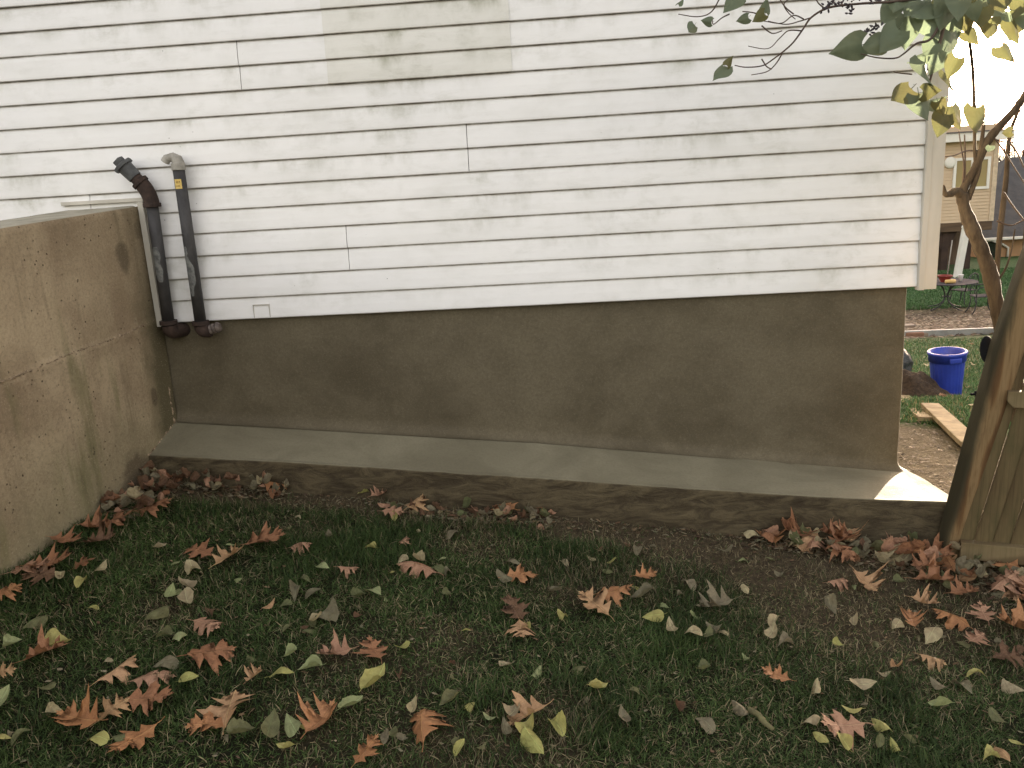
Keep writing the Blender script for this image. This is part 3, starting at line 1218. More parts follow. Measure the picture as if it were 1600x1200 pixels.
# black gate hardware on the far side of the post
mb = MB()
pc = at(1542, 546, -.40) - FO
mb.lathe([(.001, -.012), (.022, -.012), (.030, -.006), (.032, .0), (.030, .006), (.022, .012), (.001, .012)], 20, pc, None,
         Matrix.Rotation(R(80), 3, 'X') @ Matrix.Diagonal((.85, 1.75, 1.0)))
mb.build('latch_plate', M_BLACK, fence, smooth=True)
mb = MB()
hc = at(1530, 617, -.42) - FO
mb.box(hc, (.030, .02, .036), Matrix.Rotation(R(-12), 3, 'Y'))
mb.box(hc + Vector((-.020, .0, .004)), (.030, .012, .010))
mb.build('hinge_bracket', M_BLACK, fence, bevel=.004)


# ------------------------------------------------------------------ lilac tree behind and above the post
def heart_leaf(L, W, curl, fold, rows=8, cols=6, wav=0.0, ph=0.0):
    """verts, faces of a pointed heart-shaped leaf, base at origin, tip at +y"""
    vs, fs = [], []
    for i in range(rows + 1):
        t = i / rows
        w = W * ((1 - t) ** 1.25 * (t + .03) ** .36 * 1.85 + .02 * (1 - t))
        for j in range(cols + 1):
            s = j / cols * 2 - 1
            x = w * s
            y = L * (t - .10 * abs(s) ** 2 * (1 - t) ** 3 * 2.0)
            z = -curl * L * t * t + fold * abs(s) * w + wav * L * math.sin(t * 9 + ph + s * 2) * abs(s)
            vs.append(Vector((x, y, z)))
    n = cols + 1
    for i in range(rows):
        for j in range(cols):
            fs.append((i * n + j, i * n + j + 1, (i + 1) * n + j + 1, (i + 1) * n + j))
    return vs, fs


YT = .22
def tp(px, py, Y=YT):
    return at(px, py, Y)


def px_r(px, p):
    return px * depth_of(p) / FPX / 2


tree_base = tp(1568, 520)
tree_base = Vector((tree_base.x + .10, YT - .02, gz(tree_base.x + .1, YT) - .05))
tree = thing('lilac_tree', 'knobbly lilac tree with hanging green leaves behind the leaning post', 'tree', tuple(tree_base))


def limb(name, pix, wid, n=10, m=None, knob=0.0):
    """pix: (px, py, Y) list; wid: widths in pixels"""
    P = [tp(*q) - tree_base for q in pix]
    # catmull-rom
    out, rad = [], []
    for i in range(len(P) - 1):
        p0, p1_, p2_, p3 = P[max(0, i - 1)], P[i], P[i + 1], P[min(len(P) - 1, i + 2)]
        for k in range(5):
            t = k / 5
            q = .5 * ((2 * p1_) + (p2_ - p0) * t + (2 * p0 - 5 * p1_ + 4 * p2_ - p3) * t * t + (3 * p1_ - p0 - 3 * p2_ + p3) * t ** 3)
            w = wid[i] + (wid[i + 1] - wid[i]) * t
            out.append(q)
            rad.append(px_r(w, q + tree_base) * (1 + knob * random.uniform(-1, 1)))
    out.append(P[-1])
    rad.append(px_r(wid[-1], P[-1] + tree_base))
    return MB().tube(out, rad, n).build(name, m or M_BARK, tree, smooth=True)


limb('trunk', [(1600, 700, YT), (1585, 600, YT), (1568, 520, YT), (1556, 470, YT), (1546, 425, YT), (1534, 392, YT), (1518, 355, YT), (1507, 325, YT), (1503, 302, YT)],
     [26, 26, 25, 22, 22, 21, 21, 18, 17], 12, None, .10)
limb('branch', [(1503, 306, YT), (1494, 299, YT - .02), (1484, 303, YT - .05), (1476, 302, YT - .07), (1474, 290, YT - .09)], [17, 13, 10, 9, 4], 9, None, .12)
limb('branch', [(1501, 304, YT), (1512, 283, YT), (1524, 262, YT), (1534, 238, YT), (1547, 215, YT), (1565, 194, YT), (1585, 172, YT), (1606, 142, YT), (1630, 95, YT - .2), (1640, 40, YT - .5), (1600, -40, YT - .8)],
     [15, 12, 12, 13, 13, 12, 11, 11, 10, 9, 8], 10, None, .08)
limb('branch', [(1512, 312, YT), (1520, 292, YT), (1528, 268, YT), (1531, 246, YT), (1534, 222, YT), (1537, 195, YT)], [10, 9, 9, 8, 7, 5], 8)
limb('branch', [(1525, 264, YT), (1523, 235, YT), (1523, 205, YT), (1522, 170, YT - .1), (1520, 110, YT - .3), (1512, 50, YT - .6), (1495, -10, YT - .9)], [6, 5, 5, 5, 5, 5, 5], 7)
limb('branch', [(1562, 445, YT + .1), (1558, 420, YT + .1), (1564, 350, YT + .1), (1572, 280, YT + .12), (1577, 215, YT + .12), (1590, 175, YT + .12), (1605, 130, YT + .1)], [7, 8, 9, 8, 6, 5, 4], 8)
limb('branch', [(1560, 437, YT), (1572, 418, YT), (1580, 392, YT), (1586, 358, YT)], [4, 3, 2.5, 2], 6)
for a in ([(1523, 283, YT), (1510, 305, YT), (1513, 280, YT), (1520, 268, YT)], [(1546, 214, YT), (1556, 218, YT), (1566, 221, YT), (1585, 222, YT), (1603, 212, YT)],
          [(1552, 214, YT), (1566, 232, YT), (1585, 262, YT), (1603, 290, YT)], [(1577, 222, YT), (1590, 240, YT), (1600, 262, YT)],
          [(1532, 236, YT), (1510, 236, YT), (1490, 243, YT - .1), (1465, 246, YT - .1)], [(1503, 299, YT), (1506, 260, YT), (1502, 232, YT), (1498, 205, YT)],
          [(1508, 300, YT), (1508, 250, YT), (1507, 210, YT)], [(1558, 345, YT), (1580, 352, YT), (1602, 342, YT)], [(1568, 300, YT), (1585, 325, YT), (1605, 350, YT)]):
    limb('twig', a, [3.2, 2.6, 2.0, 1.6, 1.2][:len(a)], 5, M_TWIG)
# overhanging spray in front of the siding
YA = -.85
limb('branch', [(1600, -40, YT - .8), (1540, -25, -.75), (1480, 0, -.8), (1475, 40, -.82), (1462, 90, -.85), (1450, 140, -.86)], [9, 8, 7, 6, 4, 3], 7, M_TWIG)
limb('branch', [(1480, -8, -.8), (1430, -2, -.85), (1390, 3, YA), (1340, 6, YA), (1295, 12, YA), (1268, 27, YA), (1255, 45, YA), (1236, 70, YA), (1206, 94, YA), (1190, 103, YA), (1165, 105, YA), (1148, 102, YA)],
     [6, 5, 4, 3.6, 3.4, 3.2, 3, 2.6, 2.2, 2, 1.8, 1.5], 6, M_TWIG)
limb('branch', [(1478, 20, -.82), (1455, 60, -.86), (1432, 68, -.88), (1412, 84, -.88), (1398, 91, -.88), (1370, 90, -.88), (1345, 84, -.88)], [5, 4.4, 3.6, 3, 2.6, 2.2, 1.6], 6, M_TWIG)
for a in ([(1252, 48), (1232, 48), (1218, 60), (1200, 76), (1169, 72)], [(1222, 84), (1212, 100), (1198, 112), (1174, 117)], [(1190, 92), (1198, 104), (1206, 108)],
          [(1266, 28), (1250, 33), (1228, 38), (1200, 33)], [(1256, 30), (1240, 24), (1222, 36), (1200, 34), (1180, 30)], [(1290, 14), (1278, 4), (1272, -10)],
          [(1240, 22), (1226, 10), (1215, -8)], [(1240, -6), (1225, 6), (1232, 20), (1243, 30)], [(1128, -10), (1112, 18), (1090, 26), (1060, 22)], [(1140, 22), (1128, 28), (1115, 38), (1113, 30)],
          [(1200, 28), (1178, 20), (1160, 18)], [(1345, 84), (1330, 78)], [(1425, 116), (1405, 114), (1396, 112)], [(1190, 40), (1206, 52), (1222, 48)]):
    limb('twig', [(x, y, YA) for x, y in a], [2.4, 2, 1.7, 1.4, 1.2][:len(a)], 5, M_TWIG)
# dark seed clusters
mb = MB()
for cx, cy, sx, sy, n in ((1312, 6, 26, 8, 26), (1290, 12, 8, 8, 10), (1366, 44, 8, 5, 12), (1354, 51, 8, 5, 12), (1330, 16, 7, 10, 8), (1368, 3, 14, 5, 9), (1330, -4, 16, 5, 10)):
    for k in range(n):
        p = tp(cx + random.gauss(0, sx * .5), cy + random.gauss(0, sy * .5), YA + random.uniform(-.03, .03)) - tree_base
        d = Vector((random.uniform(-1, 1), random.uniform(-1, 1), random.uniform(-.2, 1))).normalized()
        mb.tube([p, p + d * .005, p + d * .011, p + d * .015], [.001, .0034, .0028, .0006], 5)
mb.build('seed_clusters', plain('dark_seed', (.035, .028, .035)), tree)

mbg, mby = MB(), MB()


def hang_leaf(px, py, size, ang, Y=YA, yel=False, tilt=None, petiole=True):
    """px, py: leaf centre; size px; ang: direction of its tip in the picture (0 right, 90 up)"""
    c = tp(px, py, Y)
    L = size * depth_of(c) / FPX
    a = R(ang)
    tipd = (CR * math.cos(a) + CU * math.sin(a) + _f * random.uniform(-.35, .35)).normalized()
    side = tipd.cross(_f).normalized()
    nrm = side.cross(tipd)
    rot = Matrix.Rotation(random.uniform(-.7, .7) if tilt is None else tilt, 3, tipd)
    side, nrm = rot @ side, rot @ nrm
    M3 = Matrix((side, tipd, nrm)).transposed()
    vs, fs = heart_leaf(L, L * random.uniform(.50, .60), random.uniform(0, .25), random.uniform(.15, .5), wav=random.uniform(.01, .035), ph=random.uniform(0, 6))
    base = c - tipd * L * .5 - tree_base
    m = mby if yel else mbg
    m.add([base + M3 @ v for v in vs], fs)
    if petiole:
        m.tube([base, base - tipd * L * .22 + Vector((0, 0, L * .06))], [L * .016, L * .012], 4)


HL = [(1080, 45, 24, 230, 0), (1103, 33, 20, 170, 0), (1141, 8, 40, 235, 0), (1159, 31, 24, 200, 0), (1184, 28, 27, 210, 1), (1197, 8, 26, 90, 0), (1140, 95, 20, 60, 1), (1123, 115, 36, 232, 0), (1064, 2, 16, 45, 0),
      (1320, 77, 58, 188, 0), (1360, 73, 44, 200, 0), (1416, 52, 70, 265, 0), (1386, 25, 46, 240, 0), (1388, 66, 52, 232, 0), (1456, 45, 50, 300, 0), (1446, 118, 58, 262, 0), (1407, 150, 50, 214, 1),
      (1440, 170, 50, 285, 0), (1457, 143, 36, 10, 1), (1466, 157, 32, 20, 0), (1470, 198, 46, 250, 1), (1493, 184, 50, 282, 1), (1523, 190, 50, 266, 1), (1474, 22, 70, 250, 0), (1478, 74, 64, 255, 0),
      (1425, 14, 52, 230, 0), (1400, 8, 40, 250, 0), (1505, 18, 44, 280, 0), (1532, 30, 46, 260, 1), (1586, 52, 44, 290, 1), (1565, 8, 50, 270, 1), (1597, 40, 40, 250, 1), (1572, 207, 22, 190, 1),
      (1546, 233, 18, 240, 0), (1462, 100, 50, 240, 0), (1490, 50, 46, 275, 0), (1488, 108, 40, 250, 1), (1440, 20, 50, 215, 0), (1452, 75, 44, 230, 0), (1520, 60, 34, 300, 1), (1590, 12, 50, 250, 1),
      (1545, 50, 34, 250, 1), (1575, 85, 40, 300, 1), (1484, 130, 40, 275, 1), (1500, 4, 50, 250, 0), (1432, 92, 36, 205, 0), (1470, 170, 28, 300, 1)]
for px, py, s, a, yel in HL:
    hang_leaf(px, py, s * .86, a, YA + random.uniform(-.06, .06) if px < 1480 else YA + random.uniform(-.1, .3), bool(yel))
for k in range(34):
    px, py = random.uniform(1455, 1640), random.uniform(-60, 60)
    hang_leaf(px, py, random.uniform(28, 46), random.uniform(215, 320), random.uniform(-.9, -.3), random.random() < .45)
mbg.build('foliage', M_LILAC, tree, smooth=True)
mby.build('turning_foliage', M_LILAC_Y, tree, smooth=True)

# ------------------------------------------------------------------ things beside the house, further back
# blue tub
bp = on_ground(1479, 619)
bh, br, bt = .485, .135, .172
bin_ = thing('blue_bin', 'blue ribbed plastic bin standing on the neighbour grass', 'bin', (bp.x, bp.y, bp.z))
M_BLUE = plain('blue_plastic', (0.026, 0.055, 0.42), (0.018, 0.040, 0.32), 6, .38, .0005, .5)
rib = lambda q, z: 1 + .018 * (max(-.4, min(.4, math.sin(q * 26))) if .02 < z < bh * .80 else 0)
prof = [(.001, .012), (br - .01, .010), (br, .0)] + [(br + (bt - .008 - br) * t, bh * .82 * t) for t in np.linspace(.03, 1, 10)]
prof += [(bt - .006, bh * .83), (bt - .010, bh * .97), (bt - .016, bh * .96), (bt - .022, bh * .6), (br - .012, .03), (.001, .02)]
MB().lathe(prof, 150, (0, 0, 0), rib).build('body', M_BLUE, bin_, smooth=True)
MB().lathe([(bt - .004, bh * .80), (bt + .004, bh * .80), (bt + .006, bh * .93), (bt + .014, bh * .945), (bt + .016, bh * .985), (bt + .006, bh), (bt - .010, bh * .995), (bt - .012, bh * .95)], 64).build('rim', M_BLUE, bin_, smooth=True)
mb = MB()
for s_ in (-1.9,):
    mb.box((math.cos(s_) * (bt + .010), math.sin(s_) * (bt + .010), bh * .86), (.12, .018, .05), Matrix.Rotation(s_ + math.pi / 2, 3, 'Z'))
mb.build('handle', M_BLUE, bin_, bevel=.008)
bin_.rotation_euler = (R(0), R(-3.5), R(20))

# black plastic bag peeping past the corner
bg_p = on_ground(1411, 597)
mb = MB()
th = np.linspace(0, 2 * np.pi, 40)
vv = np.linspace(0, 1, 22)
T_, V_ = np.meshgrid(th, vv, indexing='ij')
rad_ = .17 * (np.sin(np.pi * np.clip(V_ * .93 + .06, 0, 1)) ** .45) * (1 + .30 * fbm(np.cos(T_) * 2 + 5, V_ * 4 + np.sin(T_) * 2, 1.6, 4, 19))
mb.grid(np.stack([rad_ * np.cos(T_) - .07, rad_ * np.sin(T_), V_ * .44], -1))
tag(mb.build('plastic_bag', plain('black_bag', (.03, .033, .036), (.05, .055, .06), 8, .35, .01), smooth=True, loc=None), 'crumpled black plastic bag standing past the house corner', 'bag').location = (bg_p.x - .02, bg_p.y, bg_p.z - .02)


# planks
def plank(a, b, wid, label, lift=.02):
    a, b = Vector(a), Vector(b)
    d = (b - a)
    L = d.length
    mb = MB()
    n = 14
    G = np.zeros((n, 4, 3))
    mb.box((L / 2, 0, 0), (L, wid, .036))
    o = mb.build('plank', M_PLANK, bevel=.004)
    o.rotation_euler = d.to_track_quat('X', 'Z').to_euler()
    o.location = a + Vector((0, 0, lift))
    return tag(o, label, 'plank', 'old planks laid on the dirt')


pa, pb = on_ground(1452, 642), on_ground(1518, 706)
plank(pa, pb, .135, 'longer clean pale plank lying on dirt beside the post', .05)
pa, pb = on_ground(1398, 616), on_ground(1450, 662)
plank(pa, pb, .14, 'muddy broken plank half under the soil mound', .035)

# edging strip
ea, eb = on_ground(1405, 527), on_ground(1640, 518)
mb = MB()
dd = (eb - ea)
mb.box((0, 0, .05), (dd.length, .05, .12), None)
o = mb.build('edging_strip', plain('galvanised_edging', (.42, .45, .47), (.28, .30, .31), 5, .5, .001), bevel=.005)
o.location = (ea + eb) / 2
o.rotation_euler = (0, math.atan2(-dd.z, math.hypot(dd.x, dd.y)), math.atan2(dd.y, dd.x))
tag(o, 'pale grey edging strip between grass and bare soil', 'edging')
for px, py, s, lab, hgt in ((1422, 517, .24, 'thin flat pale slab topping the stones by the edging strip', .05), (1428, 524, .30, 'reddish block stone under the pale slab by the edging strip', .10), (1446, 523, .24, 'rounded brown stone beside the pale slab', .09)):
    p = on_ground(px, py + 2)
    mb = MB()
    mb.box((0, 0, hgt / 2), (s, s * .7, hgt), Matrix.Rotation(random.uniform(-.3, .3), 3, 'Z'))
    o = mb.build('stone', plain('stone_' + lab.split()[1], (.33, .27, .22) if 'red' not in lab else (.30, .17, .12), None, 9, .9, .004), bevel=.02)
    o.location = (p.x, p.y, p.z - .01 + (.09 if 'topping' in lab else 0))
    if 'topping' in lab:
        o.location.y += .12
    tag(o, lab, 'stone', 'stones by the edging strip')

# garden table with things on it
M_IRON = plain('wrought_iron', (.022, .022, .026), (.035, .035, .04), 12, .5)
M_TTOP = plain('table_mesh_top', (.075, .068, .072), (.06, .052, .056), 14, .95, 0, .1)
tpos = on_ground(1477, 484)
table = thing('garden_table', 'round metal garden table with curved iron legs on bare soil', 'table', tuple(tpos))
TH, TR = .74, .72
MB().lathe([(.001, TH - .012), (TR - .02, TH - .014), (TR, TH - .008), (TR + .006, TH), (TR, TH + .008), (TR - .02, TH + .006), (.001, TH + .006)], 56).build('tabletop', M_TTOP, table, smooth=True)
for k in range(4):
    a = R(25 + 90 * k)
    c, s = math.cos(a), math.sin(a)
    pr = [(.40, TH - .012), (.24, TH - .06), (.11, TH - .18), (.05, TH - .32), (.045, TH - .42), (.09, TH - .52), (.24, TH - .63), (.42, TH - .69), (.53, TH - .71), (.55, TH - .74)]
    pts = [(c * r, s * r, z) for r, z in pr]
    MB().tube(pts, .017, 7).build('leg', M_IRON, table, smooth=True)
MB().lathe([(.085, TH - .40), (.10, TH - .385), (.085, TH - .37), (.075, TH - .385), (.085, TH - .40)], 24).build('collar', M_IRON, table, smooth=True)


def on_table(dx, dy):
    return (tpos.x + dx, tpos.y + dy, tpos.z + TH + .010)


pot = thing('flower_pot', 'wide red flower pot standing on the garden table', 'pot', on_table(-.10, -.08))
MB().lathe([(.001, 0), (.10, 0), (.105, .01), (.165, .15), (.168, .155), (.150, .155), (.145, .13), (.001, .12)], 32).build('pot_body', plain('red_pot', (.24, .032, .022), (.17, .025, .018), 8, .55), pot, smooth=True)
MB().lathe([(.160, .135), (.178, .135), (.180, .172), (.168, .176), (.155, .172), (.152, .14)], 32).build('pot_rim', plain('red_pot_rim', (.20, .030, .022)), pot, smooth=True)
MB().tube([(-.13, 0, .05), (-.115, 0, .05), (.115, 0, .05), (.13, 0, .05)], [.03, .05, .05, .03], 14).build('paper_roll', plain('yellow_paper', (.62, .40, .13), (.66, .46, .2), 9, .7), None, smooth=True).location = on_table(-.10, -.40)
tag(bpy.data.objects['paper_roll'], 'yellow roll lying on the table in front of the red pot', 'roll')
MB().lathe([(.001, .0), (.048, .0), (.062, .165), (.068, .175), (.060, .178), (.054, .17), (.042, .01), (.001, .008)], 28).build('paper_cup', plain('white_cup', (.75, .74, .72), (.66, .65, .63), 9, .5), None, smooth=True).location = on_table(.28, -.12)
tag(bpy.data.objects['paper_cup'], 'white cup standing on the right half of the garden table', 'cup')
MB().tube([(0, 0, 0), (.03, 0, .5), (.07, 0, 1.05)], .014, 8).build('thin_pole', plain('pole_grey', (.33, .31, .27)), None, smooth=True).location = on_table(.04, .12)
tag(bpy.data.objects['thin_pole'], 'thin grey pole rising from the middle of the garden table', 'pole')


def chair(px, py, rz, lab):
    p = on_ground(px, py)
    r = thing('garden_chair', lab, 'chair', tuple(p), rz, 'wrought iron chairs at the garden table')
    # faces local +x
    mb = MB().box((0, 0, .44), (.46, .46, .02))
    mb.build('seat', M_TTOP, r, bevel=.008)
    arch = [(-.22, -.22, .44), (-.26, -.22, .70), (-.29, -.15, .86), (-.30, 0, .92), (-.29, .15, .86), (-.26, .22, .70), (-.22, .22, .44)]
    mb = MB().tube(arch, .014, 7)
    for y in (-.11, 0, .11):
        mb.tube([(-.22, y, .44), (-.26, y, .70), (-.295, y, .895)], .007, 5)
    mb.tube([(-.262, -.22, .68), (-.275, 0, .68), (-.262, .22, .68)], .008, 5)
    mb.build('backrest', M_IRON, r, smooth=True)
    for sx, sy in ((1, 1), (1, -1), (-1, 1), (-1, -1)):
        MB().tube([(.20 * sx, .21 * sy, .44), (.19 * sx, .21 * sy, .30), (.22 * sx, .22 * sy, .12), (.29 * sx, .24 * sy, .0)], .014, 7).build('leg', M_IRON, r, smooth=True)
    for sy in (1, -1):
        MB().tube([(-.26, .22 * sy, .66), (-.1, .25 * sy, .69), (.15, .25 * sy, .67), (.22, .24 * sy, .58), (.20, .22 * sy, .44)], .012, 7).build('armrest', M_IRON, r, smooth=True)
    return r


ch1 = chair(1533, 490, R(172), 'iron garden chair with arched back and dark blue cushion')
chair(1503, 478, R(120), 'iron garden chair pushed under the table edge, mostly hidden')
cu = MB().box((0, 0, 0), (.13, .40, .40)).build('cushion', plain('navy_cushion', (.03, .032, .055), (.05, .05, .075), 9, .8, .01), bevel=.05)
cu.location = ch1.location + Vector((.19, -.03, .68))
cu.rotation_euler = (0, R(10), R(-8))
tag(cu, 'dark navy cushion propped against the arched chair back', 'cushion')

# ------------------------------------------------------------------ neighbouring houses
YH = 30.0
hp = lambda px, py, Y=YH: at(px, py, Y)
zb_ = hp(1510, 347).z
zt_ = hp(1510, 222).z
xr_ = hp(1553, 300).x
xl_ = xr_ - 6.0
tan = thing('neighbour_house', 'beige sided house raised on posts behind the garden table', 'house', (xl_, YH, zb_))
M_TANV = plain('beige_vinyl', (.56, .43, .29), (.51, .39, .26), 1.5, .6)
M_WHT = plain('white_frame', (.74, .72, .66), (.68, .66, .60), 4, .5)
mb = MB()
ec = .125
nk = int((zt_ - zb_ + .3) / ec) + 1
for k in range(nk):
    z = zb_ + k * ec
    mb.add([(xl_, YH + .03, z), (xr_, YH + .03, z), (xr_, YH - .005, z + .002), (xl_, YH - .005, z + .002), (xr_, YH + .025, z + ec), (xl_, YH + .025, z + ec)], [(0, 1, 2, 3), (3, 2, 4, 5)])
    mb.add([(xr_ + .03 - .03, YH + .03, z), (xr_, YH + 7, z), (xr_ + .035, YH + 7, z + .002), (xr_ + .035, YH + .03, z + .002), (xr_ + .005, YH + 7, z + ec), (xr_ + .005, YH + .03, z + ec)], [(0, 1, 2, 3), (3, 2, 4, 5)])
build_at(mb, 'wall', M_TANV, tan)
build_at(MB().box2((xl_, YH + .035, zb_), (xr_ - .005, YH + 7, zt_ + .6)), 'inner_wall', M_TANV, tan)
build_at(MB().box2((xr_ - .12, YH - .03, zb_), (xr_ + .06, YH + .12, zt_ + .2)), 'corner_trim', plain('beige_trim', (.60, .48, .34)), tan, bevel=.01)
build_at(MB().box2((xl_ - .3, YH - .40, zt_ + .02), (xr_ + .4, YH + .2, zt_ + .34)), 'eave', M_WHT, tan, bevel=.01)
ht = zt_ + .34
mb = MB().add([(xl_ - .3, YH - .45, ht), (xr_ + .4, YH - .45, ht), (xr_ + .4, YH + 7.4, ht), (xl_ - .3, YH + 7.4, ht), (xl_ - .3, YH + 3.5, ht + .45), (xr_ - 1.4, YH + 3.5, ht + .45)],
               [(0, 1, 5, 4), (1, 2, 5), (2, 3, 4, 5), (3, 0, 4), (0, 3, 2, 1)])
build_at(mb, 'roof', M_ROOF, tan)
# window: frame with panes
wx0, wx1 = hp(1489, 270).x, hp(1546, 270).x
wz0, wz1 = hp(1518, 296).z, hp(1518, 246).z
mb = MB()
for a, b in (((wx0, wz0), (wx1, wz0 + .10)), ((wx0, wz1 - .10), (wx1, wz1)), ((wx0, wz0 + .10), (wx0 + .10, wz1 - .10)), ((wx1 - .10, wz0 + .10), (wx1, wz1 - .10)), (((wx0 + wx1) / 2 - .04, wz0 + .10), ((wx0 + wx1) / 2 + .04, wz1 - .10))):
    mb.box2((a[0], YH - .06, a[1]), (b[0], YH + .02, b[1]))
win = build_at(mb, 'window', M_WHT, tan)
t = NT('window_glass')
t.color((.32, .25, .12)).rough(.08).spec(.8)
pane = build_at(MB().box2((wx0 + .08, YH - .02, wz0 + .08), (wx1 - .08, YH - .010, wz1 - .08)), 'pane', t.m, tan)
pane.parent = win
lp = hp(1484, 254)
build_at(MB().lathe([(.001, 0), (.2, 0), (.22, .03), (.20, .07), (.12, .09), (.001, .09)], 24, (lp.x, YH - .01, lp.z), None, Matrix.Rotation(R(90), 3, 'X')), 'wall_vent', M_WHT, tan, smooth=True)
M_BEAM = plain('brown_beam', (.13, .088, .055), (.085, .058, .04), 3, .9, .003, .2, (.3, 1, 3))
M_DARKW = plain('dark_stained_wood', (.055, .034, .024), (.035, .022, .017), 3, .9)
zg = gz(xr_ - 2, YH)
zb2 = hp(1510, 361).z
build_at(MB().box2((xl_, YH - .02, zb2), (xr_ + .02, YH + .14, zb_ - .004)), 'beam', M_BEAM, tan, bevel=.01)
for px in (1480, 1516):
    x = hp(px, 380).x
    build_at(MB().box2((x - .13, YH + .15, zg - .1), (x + .13, YH + .42, zb2 + .15)), 'support_post', M_DARKW, tan, bevel=.02)
x = hp(1480, 370).x
build_at(MB().hexa([(x - .12, YH + .17, zb2 - .75), (x + .12, YH + .17, zb2 - .75), (x + .12, YH + .40, zb2 - .75), (x - .12, YH + .40, zb2 - .75),
                    (x - .45, YH + .17, zb2), (x + .45, YH + .17, zb2), (x + .45, YH + .40, zb2), (x - .45, YH + .40, zb2)]), 'bracket', M_DARKW, tan)
build_at(MB().box2((xl_, YH + 2.2, zg - .2), (xr_ - .1, YH + 2.3, zb_)), 'skirting_wall', plain('brown_boarding', (.15, .105, .075), (.10, .07, .05), 2, .9, .004, .2, (3, 1, .5)), tan)

# white vinyl post, leaning
wp0, wp1 = hp(1496, 416, 27.0), hp(1506, 356, 27.0)
wpost = thing('white_post', 'leaning white vinyl post with rounded cap on the grass', 'post', (wp0.x, 27.0, gz(wp0.x, 27.0)))
h = wp1.z - wpost.location.z
build_at(MB().hexa([wpost.location + Vector(p) for p in ((-.11, -.11, -.1), (.11, -.11, -.1), (.11, .11, -.1), (-.11, .11, -.1), (.10, -.11, h), (.32, -.11, h), (.32, .11, h), (.10, .11, h))]), 'shaft', M_WHT, wpost, bevel=.02)
build_at(MB().lathe([(.15, -.02), (.16, .0), (.14, .05), (.08, .10), (.001, .12)], 20, wpost.location + Vector((.21, 0, h + .02))), 'cap', M_WHT, wpost, smooth=True)

# lower house with the grey roof
YG = 34.0
g = lambda px, py, Y=YG: at(px, py, Y)
M_GROOF = plain('grey_shingle', (.075, .075, .075), (.052, .052, .055), 2.5, .95, .01)
M_ORW = plain('orange_tan_siding', (.40, .235, .12), (.36, .21, .11), 2, .7)
ex0, ez0 = g(1529, 373).x, g(1529, 373).z
ex1, ez1 = g(1600, 380).x, g(1600, 380).z
gh = thing('grey_roofed_house', 'low orange tan house with grey shingled hip roof', 'house', (ex0, YG, gz(ex0, YG)))
zg2 = gz(ex0 + 1, YG) - .3
build_at(MB().box2((ex0 + .35, YG + .5, zg2), (ex0 + 11, YG + 9.5, ez0 - .05)), 'wall', M_ORW, gh)
rz_ = g(1600, 270, YG + 4.5).z
rx_ = g(1600, 300, YG + 4.5).x - .6
zt2 = rz_ + .75
mb = MB().add([(ex0, YG, ez0), (ex0 + 11.5, YG, ez0), (ex0 + 11.5, YG + 10, ez0), (ex0, YG + 10, ez0), (ex0 + 3.4, YG + 5, zt2), (ex0 + 8.2, YG + 5, zt2)],
               [(0, 1, 5, 4), (1, 2, 5), (2, 3, 4, 5), (3, 0, 4), (0, 3, 2, 1)])
build_at(mb, 'roof', M_GROOF, gh)
build_at(MB().box2((ex0 - .02, YG - .12, ez0 - .10), (ex0 + 11.5, YG - .01, ez0 + .02)), 'gutter', M_WHT, gh, bevel=.02)
dx = g(1582, 400).x
build_at(MB().tube([(dx - .9, YG - .06, ez0 - .12), (dx - .25, YG + .35, ez0 - .35), (dx, YG + .42, ez0 - .5), (dx, YG + .42, zg2 + .3)], .05, 8), 'downspout', M_WHT, gh, smooth=True)
gx, gzc = g(1554, 393).x, g(1554, 393).z
mb = MB()
for a, b in (((-.42, -.5), (.42, -.40)), ((-.42, .40), (.42, .5)), ((-.42, -.40), (-.32, .40)), ((.32, -.40), (.42, .40))):
    mb.box2((gx + a[0], YG + .44, gzc + a[1]), (gx + b[0], YG + .52, gzc + b[1]))
w2 = build_at(mb, 'window', M_WHT, gh)
t = NT('dark_glass')
t.color((.02, .022, .02)).rough(.1).spec(.8)
pz = build_at(MB().box2((gx - .33, YG + .47, gzc - .41), (gx + .33, YG + .49, gzc + .41)), 'pane', t.m, gh)
pz.parent = w2
# house behind it, only its roof and chimney show
SUN_RIDGE, SHADE_FENCE_TOP = 3.05, -.24  # top heights of the added house and fence, set to shade the yard
YB = 44.0
bx, bz = g(1552, 330, YB).x, g(1552, 330, YB).z
bh_ = thing('far_house', 'far house of which a dark roof and brick chimney show', 'house', (bx, YB, gz(bx, YB)))
build_at(MB().box2((bx + .3, YB + .4, gz(bx, YB) - .3), (bx + 12, YB + 8, bz)), 'wall', M_ORW, bh_)
zr2 = g(1575, 298, YB + 4).z
rf = build_at(MB().add([(bx, YB, bz), (bx + 12.5, YB, bz), (bx + 12.5, YB + 8.4, bz), (bx, YB + 8.4, bz), (bx + .4, YB + 4.2, zr2), (bx + 12.2, YB + 4.2, zr2)],
                      [(0, 1, 5, 4), (1, 2, 5), (2, 3, 4, 5), (3, 0, 4), (0, 3, 2, 1)]), 'roof', M_GROOF, bh_)
cxx = g(1566, 290, YB + 2).x
chz = g(1566, 268, YB + 2).z
cm = build_at(MB().box2((cxx - .45, YB + 1.6, bz), (cxx + .45, YB + 2.4, chz)).box2((cxx - .52, YB + 1.53, chz + .002), (cxx + .52, YB + 2.47, chz + .14)), 'chimney', plain('dark_brick', (.15, .085, .06), (.10, .055, .045), 9, .9), bh_)
cm.parent = rf

